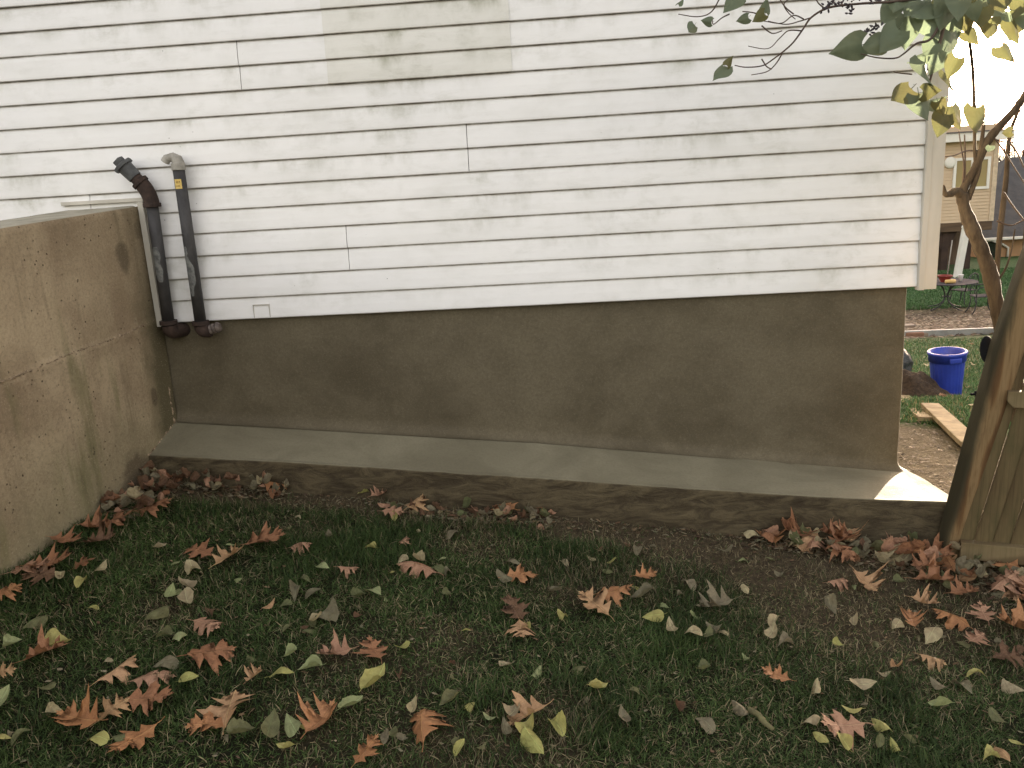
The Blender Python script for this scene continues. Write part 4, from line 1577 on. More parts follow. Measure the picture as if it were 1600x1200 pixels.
# added unseen board fence past the right edge, to shade the yard
bf = thing('shade_fence', 'unseen board fence added to shade the neighbour yard', 'fence', (6.3, 8.0, gz(8, 8)))
bz0, bz1 = gz(8, 8) - .25, SHADE_FENCE_TOP
for k in range(3):
    x = 6.32 + 2.4 * k
    build_at(MB().box2((x - .05, 8.01, bz0), (x + .05, 8.11, bz1 + .03)), 'post', M_PICKET, bf)
build_at(MB().box2((6.3, 7.96, bz0 + .12), (11.2, 7.985, bz1)), 'shade_panel', M_PICKET, bf)
for z in (bz0 + .4, bz1 - .25):
    build_at(MB().box2((6.3, 7.99, z), (11.2, 8.006, z + .09)), 'rail', M_RAIL, bf)

# added tall house, out of view: its ridge keeps the yard in shade
tx, ty = 25.6, 42.0
zt_h = gz(tx, ty) - .3
tall = thing('shade_house', 'unseen tall gabled house added to shade the yard', 'house', (tx, ty, zt_h))
build_at(MB().box2((tx + .3, ty + .3, zt_h), (tx + 12, ty + 3.4, 1.7)), 'wall', M_ORW, tall)
build_at(MB().add([(tx, ty, 1.7), (tx + 12.3, ty, 1.7), (tx + 12.3, ty + 3.7, 1.7), (tx, ty + 3.7, 1.7), (tx + .05, ty + 1.85, SUN_RIDGE), (tx + 12.2, ty + 1.85, SUN_RIDGE)],
                  [(0, 1, 5, 4), (1, 2, 5), (2, 3, 4, 5), (3, 0, 4), (0, 3, 2, 1)]), 'roof', M_GROOF, tall)

# bare trees against the sky


def bare_tree(px, py, Y, hgt, lab, seed):
    rs = random.Random(seed)
    p = at(px, py, Y)
    base = Vector((p.x, Y, gz(p.x, Y) - .1))
    tr = thing('bare_tree', lab, 'tree', tuple(base), 0, 'bare trees behind the houses')
    tk, tw = MB(), MB()

    def grow(mb, a, d, L, r, lev):
        pts, rad = [a], [r]
        q = a.copy()
        n = 5
        for k in range(n):
            d = (d + Vector((rs.uniform(-.16, .16), rs.uniform(-.16, .16), rs.uniform(-.03, .12)))).normalized()
            q = q + d * L / n
            pts.append(q.copy())
            rad.append(r * (1 - .55 * (k + 1) / n))
            if lev < 4 and (k >= 1 or lev > 0):
                for _ in range(2 if lev < 3 else 1):
                    dd = (d + Vector((rs.uniform(-1, 1), rs.uniform(-1, 1), rs.uniform(-.1, .7))) * .85).normalized()
                    grow(tw, q.copy(), dd, L * rs.uniform(.42, .62), rad[-1] * .55, lev + 1)
        mb.tube(pts, rad, 6 if lev < 2 else 4, cap=False)
    grow(tk, Vector((0, 0, 0)), Vector((0, 0, 1)), hgt * .62, hgt * .014, 0)
    tk.build('trunk', M_BARK, tr, smooth=True)
    tw.build('bare_twigs', M_TWIG, tr)  # bare branches and twigs in one mesh, no leaves


bare_tree(1590, 300, 46.0, 9.0, 'bare twiggy tree behind the grey roof at the picture edge', 3)
bare_tree(1540, 300, 60.0, 9.5, 'bare tree rising beyond the beige house roof', 8)


# ------------------------------------------------------------------ turf
def blades(name, X, Y, hgt, wid, cols, lie, curl=.5):
    lie = np.asarray(lie)
    """one mesh of many tapering grass blades; arrays of equal length"""
    n = len(X)
    Z = ground_h(X, Y)
    a = rng.uniform(0, 2 * np.pi, n)
    lean = np.clip(lie * rng.uniform(.4, 1.30, n), 0, 1.62)
    dx, dy = np.cos(a), np.sin(a)
    px_, py_ = -dy, dx
    tw = rng.uniform(-1, 1, n)
    V = np.zeros((n, 7, 3), np.float32)
    for lv, (t, w) in enumerate(((0.0, .8), (.42, 1.0), (.78, .65))):
        la = np.minimum(lean * (.55 + curl * t), 1.62)
        hx = hgt * t * np.sin(la)
        hz = hgt * t * np.cos(la)
        for s, k in ((-1, 0), (1, 1)):
            V[:, lv * 2 + k, 0] = X + dx * hx + px_ * wid * w * s * .5
            V[:, lv * 2 + k, 1] = Y + dy * hx + py_ * wid * w * s * .5
            V[:, lv * 2 + k, 2] = Z + hz + s * tw * wid * .25 - .003
    la = np.minimum(lean * (.6 + curl), 1.66)
    V[:, 6, 0] = X + dx * hgt * np.sin(la)
    V[:, 6, 1] = Y + dy * hgt * np.sin(la)
    V[:, 6, 2] = Z + hgt * np.cos(la)
    b = (np.arange(n) * 7)[:, None]
    Q = np.concatenate([b + np.array([0, 1, 3, 2]), b + np.array([2, 3, 5, 4])])
    T = b + np.array([4, 5, 6])
    me = fast_mesh(name, V.reshape(-1, 3), quads=Q, tris=T, cols=np.repeat(cols, 7, 0))
    o = link_mesh(name, me, blade_mat())
    tag(o, kind='stuff')
    return o


def grass_cols(n, x, y, dead):
    a, b, c = np.array([.012, .031, .006]), np.array([.080, .126, .036]), np.array([.26, .22, .13])
    t = rng.uniform(0, 1, n)[:, None]
    patch = (.5 + .5 * fbm(x, y, 3.1, 3, 101))[:, None]
    col = a * (1 - t) + b * t
    col = col * (.65 + .75 * patch)
    d = (rng.uniform(0, 1, n) < dead)[:, None]
    s = c * rng.uniform(.45, 1.25, n)[:, None]
    return np.where(d, s, col)


def conc_x(y):
    return -1.935 + .1027 * y                           # concrete wall face


N = 420000
X = rng.uniform(-2.35, 2.35, N)
Y = -2.65 + rng.uniform(0, 1, N) ** .93 * 2.39
keep = (X > conc_x(Y) + .004) & (Y < ledge_edge(X) - .004)
B = bare(X, Y)
clump = .5 + .5 * fbm(X, Y, 7.0, 3, 121)
dens = np.clip((.30 + 1.15 * clump) * (1 - .82 * B), .035, 1) * .95
keep &= rng.uniform(0, 1, N) < dens
X, Y, B, clump = X[keep], Y[keep], B[keep], clump[keep]
lush = sstep(-.15, .45, fbm(X, Y, 2.4, 3, 151))
hg = (.022 + .018 * clump + .016 * lush) * rng.uniform(.55, 1.35, len(X)) * (1 - .30 * B)
blades('lawn_grass', X, Y, hg, rng.uniform(.0012, .0027, len(X)), grass_cols(len(X), X, Y, np.clip(.03 + .55 * B + .12 * (1 - lush), 0, .8)) * (1.12 - .30 * lush)[:, None], 1.45 - .50 * lush)
# flat straw and thatch
N = 34000
X = rng.uniform(-2.3, 2.3, N)
Y = rng.uniform(-2.6, -.28, N)
k = (X > conc_x(Y) + .01) & (Y < ledge_edge(X) - .01) & (rng.uniform(0, 1, N) < .25 + .6 * bare(X, Y))
X, Y = X[k], Y[k]
cs_ = np.array([.145, .115, .06]) * rng.uniform(.35, 1.25, (len(X), 1))
blades('dry_grass', X, Y, rng.uniform(.02, .055, len(X)), rng.uniform(.001, .0022, len(X)), cs_, 1.45, .15)
# neighbour's grass
N = 70000
Y = 2.2 + rng.uniform(0, 1, N) ** 1.25 * 8.2
X = 1.7 + (Y + 3.8) * rng.uniform(-.02, .42, N) - .2
line = Y - (2.15 + (2.95 - X) * 1.0) + .25 * fbm(X, Y, .9, 4, 71)
k = (line > 0) & (X > 1.75) & (((X - bp.x) ** 2 + (Y - bp.y) ** 2) > .03)
X, Y = X[k], Y[k]
c1 = np.array([.062, .128, .046]) * rng.uniform(.6, 1.4, (len(X), 1)) * (1 + .3 * fbm(X, Y, 2, 3, 7))[:, None]
c1 = np.where(rng.uniform(0, 1, (len(X), 1)) < .12, np.array([.25, .21, .11]), c1)
blades('neighbour_grass', X, Y, rng.uniform(.03, .06, len(X)), rng.uniform(.004, .009, len(X)), c1, .8)
N = 26000
Y = rng.uniform(18.6, 29.5, N)
X = (Y + 3.8) * rng.uniform(.38, .56, N)
c1 = np.array([.062, .128, .046]) * rng.uniform(.6, 1.4, (N, 1)) * (1 + .3 * fbm(X, Y, .7, 3, 7))[:, None]
blades('far_grass', X, Y, rng.uniform(.07, .13, N), rng.uniform(.015, .03, N), c1, .7)


# ------------------------------------------------------------------ fallen leaves
def oak_outline(rs):
    """half outline of a red-oak leaf: (offset from midrib, position along it)"""
    pts = [(.015, 0.0), (.06, .075), (.17, .14), (.33, .20), (.21, .27), (.115, .32),
           (.20, .365), (.36, .42), (.53, .57), (.36, .55), (.35, .655), (.20, .60), (.10, .645),
           (.16, .70), (.24, .755), (.36, .89), (.22, .85), (.19, .945), (.10, .89), (.055, .935), (.085, 1.0), (.03, 1.0), (.0, 1.08)]
    k, lw = rs.uniform(.80, 1.15), rs.uniform(-.03, .05)
    out = []
    for i, (w, t) in enumerate(pts):
        tip = w > .2
        out.append((w * k * (rs.uniform(.88, 1.12) if tip else rs.uniform(.94, 1.06)), t + (lw * w * 2 if tip else 0) + (rs.uniform(-.012, .012) if 1 < i < 21 else 0)))
    return out


def leaf_mesh(name, halves, rs, curl, cup, twist, wave, stalk=.22, rows=4):
    """two half outlines -> thin curled leaf one unit long, centred on the origin"""
    vs, fs = [], []
    for sgn, half in ((1, halves[0]), (-1, halves[1])):
        o = len(vs)
        tlast = 0.0
        for (w, t) in half:
            tm = min(max(t - .20 * w, tlast), 1.04)         # where the side vein leaves the midrib
            tlast = tm
            for j in range(rows + 1):
                q = j / rows
                vs.append([sgn * w * q, tm + (t - tm) * q, 0])
        n = rows + 1
        for i in range(len(half) - 1):
            for j in range(rows):
                f = (o + i * n + j, o + i * n + j + 1, o + (i + 1) * n + j + 1, o + (i + 1) * n + j)
                fs.append(f if sgn > 0 else f[::-1])
    out = []
    ph = rs.uniform(0, 6)
    for x, y, z in vs:
        yc = y - .5
        z = curl * yc * yc * 2 + cup * x * x * 4 + twist * x * yc * 2
        z += wave * (math.sin(yc * 6 + ph + x * 3) * (abs(x) * 2 + .05) + .25 * math.sin(x * 9 + ph * 2 + y * 3))
        out.append((x, yc, z))
    mb = MB().add(out, fs)
    p0 = Vector((0, -.5, curl * .5))
    mb.tube([p0 + Vector((0, .06, -.01)), p0 + Vector((.01, -stalk * .5, .0)), p0 + Vector((.04, -stalk, .02))], [.008, .008, .011], 4)
    me = bpy.data.meshes.new(name)
    me.from_pydata(mb.v, [], mb.f)
    me.update()
    me.shade_smooth()
    return me


def ovate(rs, w=.40):
    pts = []
    for i in range(13):
        t = i / 12
        pts.append((w * rs.uniform(.92, 1.06) * 2.05 * (t + .02) ** .55 * (1 - t) ** 1.0 + (.006 if i in (0, 12) else 0), t - .05 * math.sin(min(1, t * 6) * math.pi) * 0))
    return pts


rsL = random.Random(5)
OAK = []
for i in range(12):
    OAK.append(leaf_mesh('oak_leaf', (oak_outline(rsL), oak_outline(rsL)), rsL, rsL.uniform(-.20, .28), rsL.uniform(-.45, .6), rsL.uniform(-.45, .45), rsL.uniform(.03, .08)))
OV = []
for i in range(16):
    OV.append(leaf_mesh('fallen_leaf', (ovate(rsL, rsL.uniform(.30, .42)), ovate(rsL, rsL.uniform(.30, .42))), rsL, rsL.uniform(-.5, .7), rsL.uniform(-.6, 1.4), rsL.uniform(-.9, .9), rsL.uniform(.05, .13), .18, 4))
CR_ = []
for i in range(6):
    CR_.append(leaf_mesh('curled_leaf', (ovate(rsL, .36), ovate(rsL, .36)), rsL, rsL.uniform(.5, 1.1), rsL.uniform(1.2, 2.4), rsL.uniform(-.6, .6), rsL.uniform(.05, .11), .15, 4))
_cache = {}


def leaf_obj(name, meshes, mat, p, L, head, label, group, tilt=.25, lift=.022):
    i = rsL.randrange(len(meshes))
    key = (meshes[i].name, mat)
    if key not in _cache:
        me = meshes[i].copy()
        me.materials.append(LM[mat])
        _cache[key] = me
    o = bpy.data.objects.new(name, _cache[key])
    COL.objects.link(o)
    o.location = (p[0], p[1], p[2] + lift)
    face = abs(rsL.gauss(.08, .15)) if name == 'oak_leaf' else rsL.gauss(.08, .25)   # leaves lodge against the blades
    m = Matrix.Rotation(face, 3, 'X') @ Matrix.Rotation(rsL.gauss(0, tilt * .6), 3, 'Y') @ Matrix.Rotation(R(head - 90), 3, 'Z')
    if rsL.random() < .35:
        m = m @ Matrix.Rotation(math.pi, 3, 'Y')
    o.location.z += L * .22 * abs(math.sin(face))
    o.rotation_euler = m.to_euler()
    o.scale = (L, L, L)
    return tag(o, label, 'leaf', group)


GO, GF = 'oak leaves fallen on the lawn', 'small pale leaves fallen on the lawn'
# photo position, size in pixels, heading of the tip, colour, label
OAKS = [
    (185, 1060, 66, 60, 'tan', 'pale tan star-lobed oak leaf left of a pinkish orange one'), (240, 1068, 64, 20, 'pink', 'pinkish orange oak leaf touching a pale tan one'),
    (332, 1037, 74, 40, 'rust', 'brown rust oak leaf standing tilted above a yellow leaf'), (128, 1141, 72, 170, 'orange', 'wide rust orange oak leaf above a yellow green leaf at lower left'),
    (178, 1126, 52, 50, 'tan', 'tan oak leaf overlapping the wide rust one at lower left'), (212, 1170, 78, 235, 'orange', 'long narrow rust oak leaf pointing down at the bottom edge'),
    (237, 1110, 70, 10, 'rust', 'dark rust oak leaf below the pinkish orange pair'), (360, 1122, 84, 100, 'tan', 'large bright tan oak leaf with many sharp points at lower left'),
    (325, 1146, 60, 190, 'orange', 'rust oak leaf under the large bright tan one'), (503, 1141, 74, 70, 'orange', 'rust orange oak leaf beside pale green leaves near the bottom edge'),
    (660, 1144, 82, 100, 'orange', 'large flat orange oak leaf with long lobes near the bottom edge'), (574, 1190, 56, 60, 'orange', 'bright orange oak leaf cut by the bottom edge'),
    (399, 1075, 34, 70, 'tan', 'small tan three-cornered oak leaf piece standing in grass'), (360, 884, 52, 55, 'tan', 'tan oak leaf standing up right of an orange brown one'),
    (312, 873, 50, 160, 'rust', 'orange brown oak leaf above a pale leaf cluster'), (415, 857, 62, 10, 'rust', 'flat rust oak leaf in the grass below the ledge'),
    (470, 861, 34, 15, 'pink', 'small pinkish oak leaf right of the flat rust one'), (324, 990, 50, 340, 'pink', 'curled pink oak leaf in mid lawn'),
    (525, 1034, 54, 190, 'pink', 'pinkish oak leaf with a smooth edge left of a brown one'), (587, 1029, 58, 120, 'rust', 'brown oak leaf with raised tip right of a pinkish one'),
    (188, 822, 62, 35, 'rust', 'long rust oak leaf against the concrete wall'), (240, 801, 58, 30, 'rust', 'rust oak leaf edge-on at the pebbly leaf drift by the wall'),
    (150, 833, 44, 10, 'rust', 'dull rust oak leaf lying at the wall foot'), (50, 899, 66, 30, 'pink', 'pale pink oak leaf in a heap at the wall foot'),
    (80, 893, 66, 15, 'rust', 'rust oak leaf on top of the heap at the wall foot'), (66, 912, 56, 180, 'brown', 'dark brown oak leaf under the heap at the wall foot'),
    (134, 890, 40, 35, 'rust', 'small rust pointed oak leaf right of the wall foot heap'), (158, 857, 52, 5, 'brown', 'dark oak leaf in shade just off the wall'),
    (104, 856, 50, 0, 'rust', 'rust oak leaf pressed against the wall base'), (12, 936, 46, 60, 'orange', 'orange oak leaf cut by the left picture edge'),
    (72, 1032, 66, 25, 'rust', 'long folded brown oak leaf below a pale green leaf at left'), (8, 1064, 34, 30, 'tan', 'tan oak leaf scrap at the left picture edge'),
    (433, 767, 42, 20, 'orange', 'orange oak leaf resting against the ledge at left'), (650, 800, 46, 70, 'tan', 'bright tan oak leaf in the drift against the middle of the ledge'),
    (615, 812, 34, 0, 'pink', 'pinkish oak leaf below the drift at the middle of the ledge'), (594, 786, 30, 40, 'pink', 'small pink oak leaf in the drift under the ledge'),
    (788, 802, 58, 130, 'orange', 'large orange oak leaf leaning on the ledge'), (842, 803, 34, 110, 'orange', 'smaller orange oak leaf right of the large one on the ledge'),
    (632, 856, 24, 80, 'pink', 'tiny pinkish oak leaf alone in short grass'), (654, 897, 62, 170, 'pink', 'long pale pink oak leaf under three small leaves'),
    (815, 909, 52, 10, 'orange', 'flat bright orange oak leaf in mid lawn'), (1008, 912, 38, 20, 'orange', 'small orange oak leaf alone on thin grass'),
    (930, 956, 60, 140, 'tan', 'golden tan oak leaf curled below an orange one'), (962, 938, 54, 10, 'orange', 'orange tan oak leaf overlapping the golden one'),
    (806, 964, 60, 115, 'brown', 'brown pink oak leaf with pale tips above a tan one'), (815, 995, 46, 280, 'tan', 'bright tan oak leaf end hanging from the brown one'),
    (545, 899, 32, 10, 'pink', 'small pinkish oak leaf beside a pale round leaf'), (825, 1130, 68, 205, 'tan', 'curled tan oak leaf across a cluster of yellow leaves'),
    (1212, 1071, 44, 150, 'orange', 'bright orange oak leaf in dark grass at right'), (1316, 1150, 74, 190, 'pink', 'pale pinkish oak leaf above a yellow leaf at lower right'),
    (1206, 846, 46, 90, 'orange', 'orange oak leaf at the left end of the right-hand drift'), (1284, 838, 62, 30, 'tan', 'tan oak leaf on top of the drift against the ledge'),
    (1270, 828, 48, 120, 'rust', 'rust oak leaf behind the tan one on the drift'), (1385, 845, 58, 80, 'orange', 'orange oak leaf standing in the drift beside grey leaves'),
    (1330, 862, 46, 20, 'pink', 'pinkish oak leaf between two orange ones in the drift'), (1437, 824, 50, 30, 'rust', 'dark rust oak leaf leaning on the ledge end by the post'),
    (1478, 886, 50, 100, 'orange', 'orange oak leaf at the foot of the fence post'), (1350, 922, 52, 290, 'tan', 'tan oak leaf hanging down from the drift'),
    (1460, 915, 62, 340, 'rust', 'long rust oak leaf below the fence post'), (1424, 981, 42, 80, 'orange', 'orange oak leaf alone on bare soil'),
    (1488, 977, 56, 150, 'orange', 'orange oak leaf in the middle of the right-hand leaves'), (1536, 975, 46, 80, 'pink', 'upright pinkish oak leaf near the right edge'),
    (1590, 992, 64, 160, 'orange', 'large orange oak leaf cut by the right picture edge'), (1524, 1014, 50, 40, 'pink', 'pinkish oak leaf below the upright one'),
    (1578, 928, 60, 260, 'tan', 'pale tan long-lobed oak leaf under the fence rail'), (1588, 908, 46, 20, 'orange', 'orange oak leaf below the fence rail at the edge'),
    (1548, 890, 40, 60, 'rust', 'rust oak leaf standing among brown leaves under the fence'), (1444, 952, 40, 330, 'tan', 'small tan oak leaf between bare soil and drift'),
    (1574, 1040, 50, 0, 'brown', 'dark brown oak leaf in grass near the right edge'), (1118, 957, 56, 175, 'gray', 'faded grey oak leaf spread on short grass'),
    (1308, 918, 34, 10, 'pink', 'small pink oak leaf at the edge of bare soil'), (1400, 868, 50, 200, 'pink', 'pink oak leaf half buried among grey drift leaves'),
    (1505, 935, 46, 10, 'rust', 'rust oak leaf right of the long rust one'), (1456, 1040, 40, 330, 'tan', 'long tan leaf with shallow lobes below bare soil'),
]
for (px, py, s, hd, c, lab) in OAKS:
    p = on_ground(px, py)
    L = s * depth_of(p) / FPX * 0.98
    near_wall = 'ledge' in lab or 'standing' in lab or 'upright' in lab
    leaf_obj('oak_leaf', OAK, c, p, L, hd, lab, GO, .42 if near_wall else .24, .030 if not near_wall else .04)
PALE = [
    (152, 1165, 42, 'yellow', 'bright yellow green leaf below the rust oak leaf at lower left'), (95, 1019, 46, 'yellow', 'folded pale yellow leaf above the long brown oak leaf'), (23, 1020, 28, 'green', 'green leaf left of the folded pale yellow one'),
    (8, 1112, 44, 'green', 'pale green leaf cut by the left edge'), (4, 1166, 32, 'yellow', 'yellow green leaf at the bottom left corner'), (35, 1163, 34, 'olive', 'dull olive leaf near the bottom left corner'),
    (297, 1073, 30, 'yellow', 'yellow leaf between two rust oak leaves'), (302, 899, 42, 'pale', 'pale leaf below the orange brown oak leaf'), (290, 927, 36, 'pale', 'straw coloured leaf in the pale cluster'),
    (269, 938, 26, 'green', 'pale green leaf at the left of the pale cluster'), (294, 950, 44, 'pale', 'crumpled straw leaf at the bottom of the pale cluster'), (280, 1002, 42, 'green', 'pale green leaf standing beside the curled pink oak leaf'),
    (258, 1006, 28, 'olive', 'olive leaf left of the standing pale green one'), (246, 971, 38, 'olive', 'olive leaf with a ragged edge in mid lawn'), (380, 1160, 44, 'olive', 'olive leaf right of the bright tan oak leaf'),
    (442, 1060, 38, 'yellow', 'yellow green leaf standing in lush grass'), (486, 1057, 38, 'green', 'pale green leaf beside the yellow green one in lush grass'), (458, 1146, 46, 'green', 'grey green leaf left of the rust orange oak leaf'),
    (425, 1150, 50, 'olive', 'dark green leaf nearly hidden in grass'), (552, 1116, 52, 'green', 'large pale green leaf near the bottom edge'), (588, 1079, 56, 'yellow', 'large smooth olive yellow leaf in mid foreground'),
    (508, 968, 46, 'gray', 'large greyish leaf above a yellow tan one'), (495, 984, 32, 'pale', 'yellow tan leaf below the large greyish one'), (464, 936, 36, 'gray', 'pale grey leaf in a loose pair'),
    (490, 936, 30, 'gray', 'grey folded leaf right of its pair'), (423, 958, 26, 'tan', 'tan folded leaf left of mid lawn'), (447, 957, 24, 'olive', 'dull leaf beside the tan folded one'),
    (505, 896, 24, 'green', 'round pale green leaf in short grass'), (629, 884, 24, 'pale', 'small pale leaf left of three grey ones'), (657, 888, 30, 'pale', 'pale straw leaf on the long pink oak leaf'),
    (683, 897, 28, 'olive', 'grey green leaf behind the long pink oak leaf'), (700, 903, 22, 'gray', 'small grey leaf right of the long pink oak leaf'), (585, 934, 38, 'green', 'pale leaf with upturned rim in mid lawn'),
    (561, 943, 26, 'olive', 'olive leaf beside the one with upturned rim'), (708, 840, 32, 'gray', 'pale grey pointed leaf on thin grass'), (539, 768, 22, 'yellow', 'yellow leaf on the drift at the left of the ledge'),
    (569, 780, 20, 'yellow', 'small yellow leaf below the ledge'), (688, 767, 24, 'yellow', 'yellow leaf under the ledge lip'), (694, 791, 20, 'yellow', 'yellow leaf at the right of the middle drift'),
    (790, 912, 34, 'gray', 'pale leaf left of the flat bright orange oak leaf'), (800, 886, 30, 'gray', 'grey leaf pair above the flat orange oak leaf'), (870, 937, 32, 'gray', 'grey flat leaf right of the brown pink oak leaf'),
    (1003, 944, 40, 'gray', 'grey round leaf right of the orange tan oak leaf'), (1020, 977, 34, 'yellow', 'yellow tan leaf in thin grass'), (1048, 993, 30, 'pale', 'pale leaf right of the yellow tan one'),
    (880, 971, 24, 'yellow', 'yellow leaf between clumps of grass'), (730, 998, 18, 'yellow', 'tiny yellow curled leaf'), (700, 940, 18, 'olive', 'tiny olive leaf near mid lawn'), (935, 1089, 34, 'yellow', 'pale yellow folded leaf standing in grass'),
    (990, 1093, 28, 'olive', 'olive leaf right of the folded pale yellow one'), (974, 1136, 36, 'gray', 'grey green round leaf near the bottom edge'), (869, 1145, 44, 'yellow', 'yellow green leaf at the right of the cluster'),
    (828, 1151, 48, 'yellow', 'yellow green leaf below the curled tan oak leaf'), (836, 1177, 50, 'yellow', 'long yellow leaf at the bottom of the cluster'), (788, 1150, 28, 'gray', 'small grey leaf left of the yellow cluster'),
    (804, 1124, 38, 'pale', 'straw leaf behind the curled tan oak leaf'), (704, 1111, 36, 'olive', 'olive round leaf right of the large orange oak leaf'), (648, 1118, 28, 'pale', 'pale leaf peeping above the large orange oak leaf'),
    (604, 1170, 26, 'gray', 'small grey curled leaf near the bottom edge'), (720, 1184, 30, 'yellow', 'narrow yellow leaf at the bottom edge'), (710, 1175, 26, 'olive', 'dull folded leaf above the narrow yellow one'),
    (1117, 990, 28, 'gray', 'whitish grey leaf on short grass'), (1082, 1000, 30, 'pale', 'straw leaf left of the whitish grey one'), (1108, 1004, 28, 'olive', 'olive leaf under the whitish grey one'),
    (1210, 981, 34, 'pale', 'pale oval leaf on bare soil'), (1206, 1000, 34, 'pale', 'second pale oval leaf below the first on bare soil'), (1226, 1016, 30, 'gray', 'grey leaf crumbling on bare soil'),
    (1298, 963, 34, 'gray', 'grey leaf flat on bare soil'), (1333, 986, 28, 'pale', 'pale leaf in the middle of bare soil'), (1309, 1020, 20, 'yellow', 'small round yellow leaf on bare soil'),
    (1076, 921, 30, 'gray', 'dusty leaf on the thin grass below the ledge'), (1098, 1060, 28, 'olive', 'olive leaf in lush grass at right'), (1100, 1139, 40, 'gray', 'large grey leaf beside a round one near the bottom'),
    (1155, 1116, 34, 'gray', 'grey round leaf above a small stick'), (1275, 1087, 28, 'pale', 'pale leaf right of the bright orange oak leaf'), (1270, 1133, 34, 'pale', 'straw leaf left of the pinkish oak leaf'),
    (1346, 1086, 42, 'pale', 'tall straw leaf standing in lush grass'), (1317, 1172, 34, 'yellow', 'yellow leaf under the pinkish oak leaf'), (1280, 1165, 28, 'yellow', 'yellow green leaf left of the yellow one'),
    (1330, 1122, 30, 'yellow', 'pale yellow folded leaf above the pinkish oak leaf'), (1374, 1140, 36, 'yellow', 'yellow green leaf right of the pinkish oak leaf'), (1396, 1177, 26, 'yellow', 'yellow leaf near the bottom edge at right'),
    (1374, 1176, 24, 'olive', 'green leaf left of the yellow one at the bottom'), (1396, 1056, 26, 'tan', 'orange tan leaf scrap in lush grass'), (1468, 1118, 38, 'green', 'pale green leaf in lush grass at right'),
    (1503, 1083, 40, 'gray', 'grey tan folded leaf near the right'), (1465, 1083, 36, 'gray', 'dull grey leaf left of the folded one'), (1525, 1065, 32, 'yellow', 'pale yellow pointed leaf near the right edge'),
    (1583, 1084, 34, 'pale', 'pale narrow leaf at the right edge'), (1560, 1137, 40, 'olive', 'olive leaf in grass near the right edge'), (1586, 1177, 22, 'yellow', 'yellow scrap at the bottom right corner'),
    (1546, 1196, 30, 'yellow', 'yellow leaf cut by the bottom edge at right'), (1565, 1190, 32, 'tan', 'pinkish tan leaf at the bottom right corner'), (1344, 870, 26, 'gray', 'grey leaf flat in front of the right-hand drift'),
    (1400, 988, 32, 'pale', 'pale oval leaf beside the orange oak leaf on bare soil'), (1455, 1003, 46, 'pale', 'large straw leaf below bare soil'), (1470, 862, 44, 'gray', 'whitish grey leaf beside the foot of the post'),
    (1443, 853, 42, 'gray', 'white grey leaf left of the post foot'), (1420, 878, 34, 'pale', 'straw leaf in the drift below the post'), (1133, 872, 26, 'gray', 'small grey leaf on thin grass below the ledge'),
    (995, 870, 26, 'gray', 'dark grey leaf on bare soil by the ledge'), (1165, 932, 22, 'pale', 'pale leaf scrap on thin grass'), (160, 900, 30, 'pale', 'curled straw leaf right of the wall foot heap'),
    (97, 915, 24, 'pale', 'yellowish leaf below the wall foot heap'), (130, 918, 34, 'yellow', 'pale yellow leaf on dark grass near the wall'), (55, 980, 40, 'olive', 'dull leaf among grass at left'),
    (260, 1050, 40, 'gray', 'grey leaf behind the pinkish orange oak leaf'), (72, 1090, 32, 'olive', 'grey olive leaf among grass at lower left'), (88, 1128, 26, 'pale', 'crumpled pale scrap left of the wide rust oak leaf'),
    (190, 1165, 36, 'olive', 'dark olive leaf in grass at the bottom left'), (448, 1183, 30, 'yellow', 'green yellow leaf at the bottom edge'),
]
for (px, py, s, c, lab) in PALE:
    p = on_ground(px, py)
    L = s * depth_of(p) / FPX * 1.0
    leaf_obj('fallen_leaf', OV, c, p, L, rsL.uniform(0, 360), lab, GF, .26, .030)

# drifts: many like leaves lying together; they share a label per drift and colour
CN = {'gray': 'grey', 'brown': 'dark brown', 'pale': 'straw coloured', 'pink': 'pinkish brown', 'rust': 'rust', 'olive': 'olive', 'tan': 'tan', 'yellow': 'yellowish', 'orange': 'orange', 'green': 'green'}


def drift(n, spot, palette, where, group, lo, hi, meshes=None, tilt=.5, hump=0.0, name='curled_leaf'):
    for k in range(n):
        x, y = spot()
        c = rsL.choice(palette)
        p = (x, y, gz(x, y) + hump * rsL.random())
        leaf_obj(name, meshes or rsL.choice((OV, CR_, CR_)), c, p, rsL.uniform(lo, hi), rsL.uniform(0, 360), f'small {CN[c]} curled leaf {where}', group, tilt, .016)


def spot_corner():
    if rsL.random() < .55:
        y = -.30 - .40 * rsL.random() ** 1.2
        return conc_x(y) + .03 + .16 * rsL.random() ** 1.4, y
    return -1.93 + .62 * rsL.random() ** 1.3, -.30 - .10 * rsL.random() ** 1.2


drift(102, spot_corner, ['pink', 'brown', 'gray', 'brown', 'pale', 'pink', 'rust', 'brown', 'gray'], 'in the drift where wall meets ledge', 'leaves drifted into the wall corner', .038, .068, None, .7, .05)


def spot_mid():
    t = rsL.random()
    x = -.85 + .75 * t
    return x, float(ledge_edge(x)) - .022 - .10 * rsL.random() ** 1.3


drift(48, spot_mid, ['gray', 'brown', 'olive', 'pale', 'pink', 'brown'], 'in the thin drift under the middle of the ledge', 'leaves drifted along the ledge', .035, .065, None, .5, .015)


def spot_right():
    x = .75 + 1.25 * rsL.random() ** .8
    w = .06 + .34 * max(0, (x - .75) / 1.2)
    return x, float(ledge_edge(x)) - .03 - w * rsL.random() ** 1.1 - (.10 * max(0, x - 1.55))


drift(105, spot_right, ['gray', 'gray', 'pink', 'pale', 'tan', 'brown', 'olive', 'pale', 'rust'], 'in the drift between ledge and fence post', 'leaves drifted against the fence post', .05, .09, None, .55, .05)


def spot_fence():
    u = .1 + 1.0 * rsL.random()
    n = .05 + .38 * rsL.random() ** 1.3
    p = FO + FU * u + FN * n
    return p.x, p.y


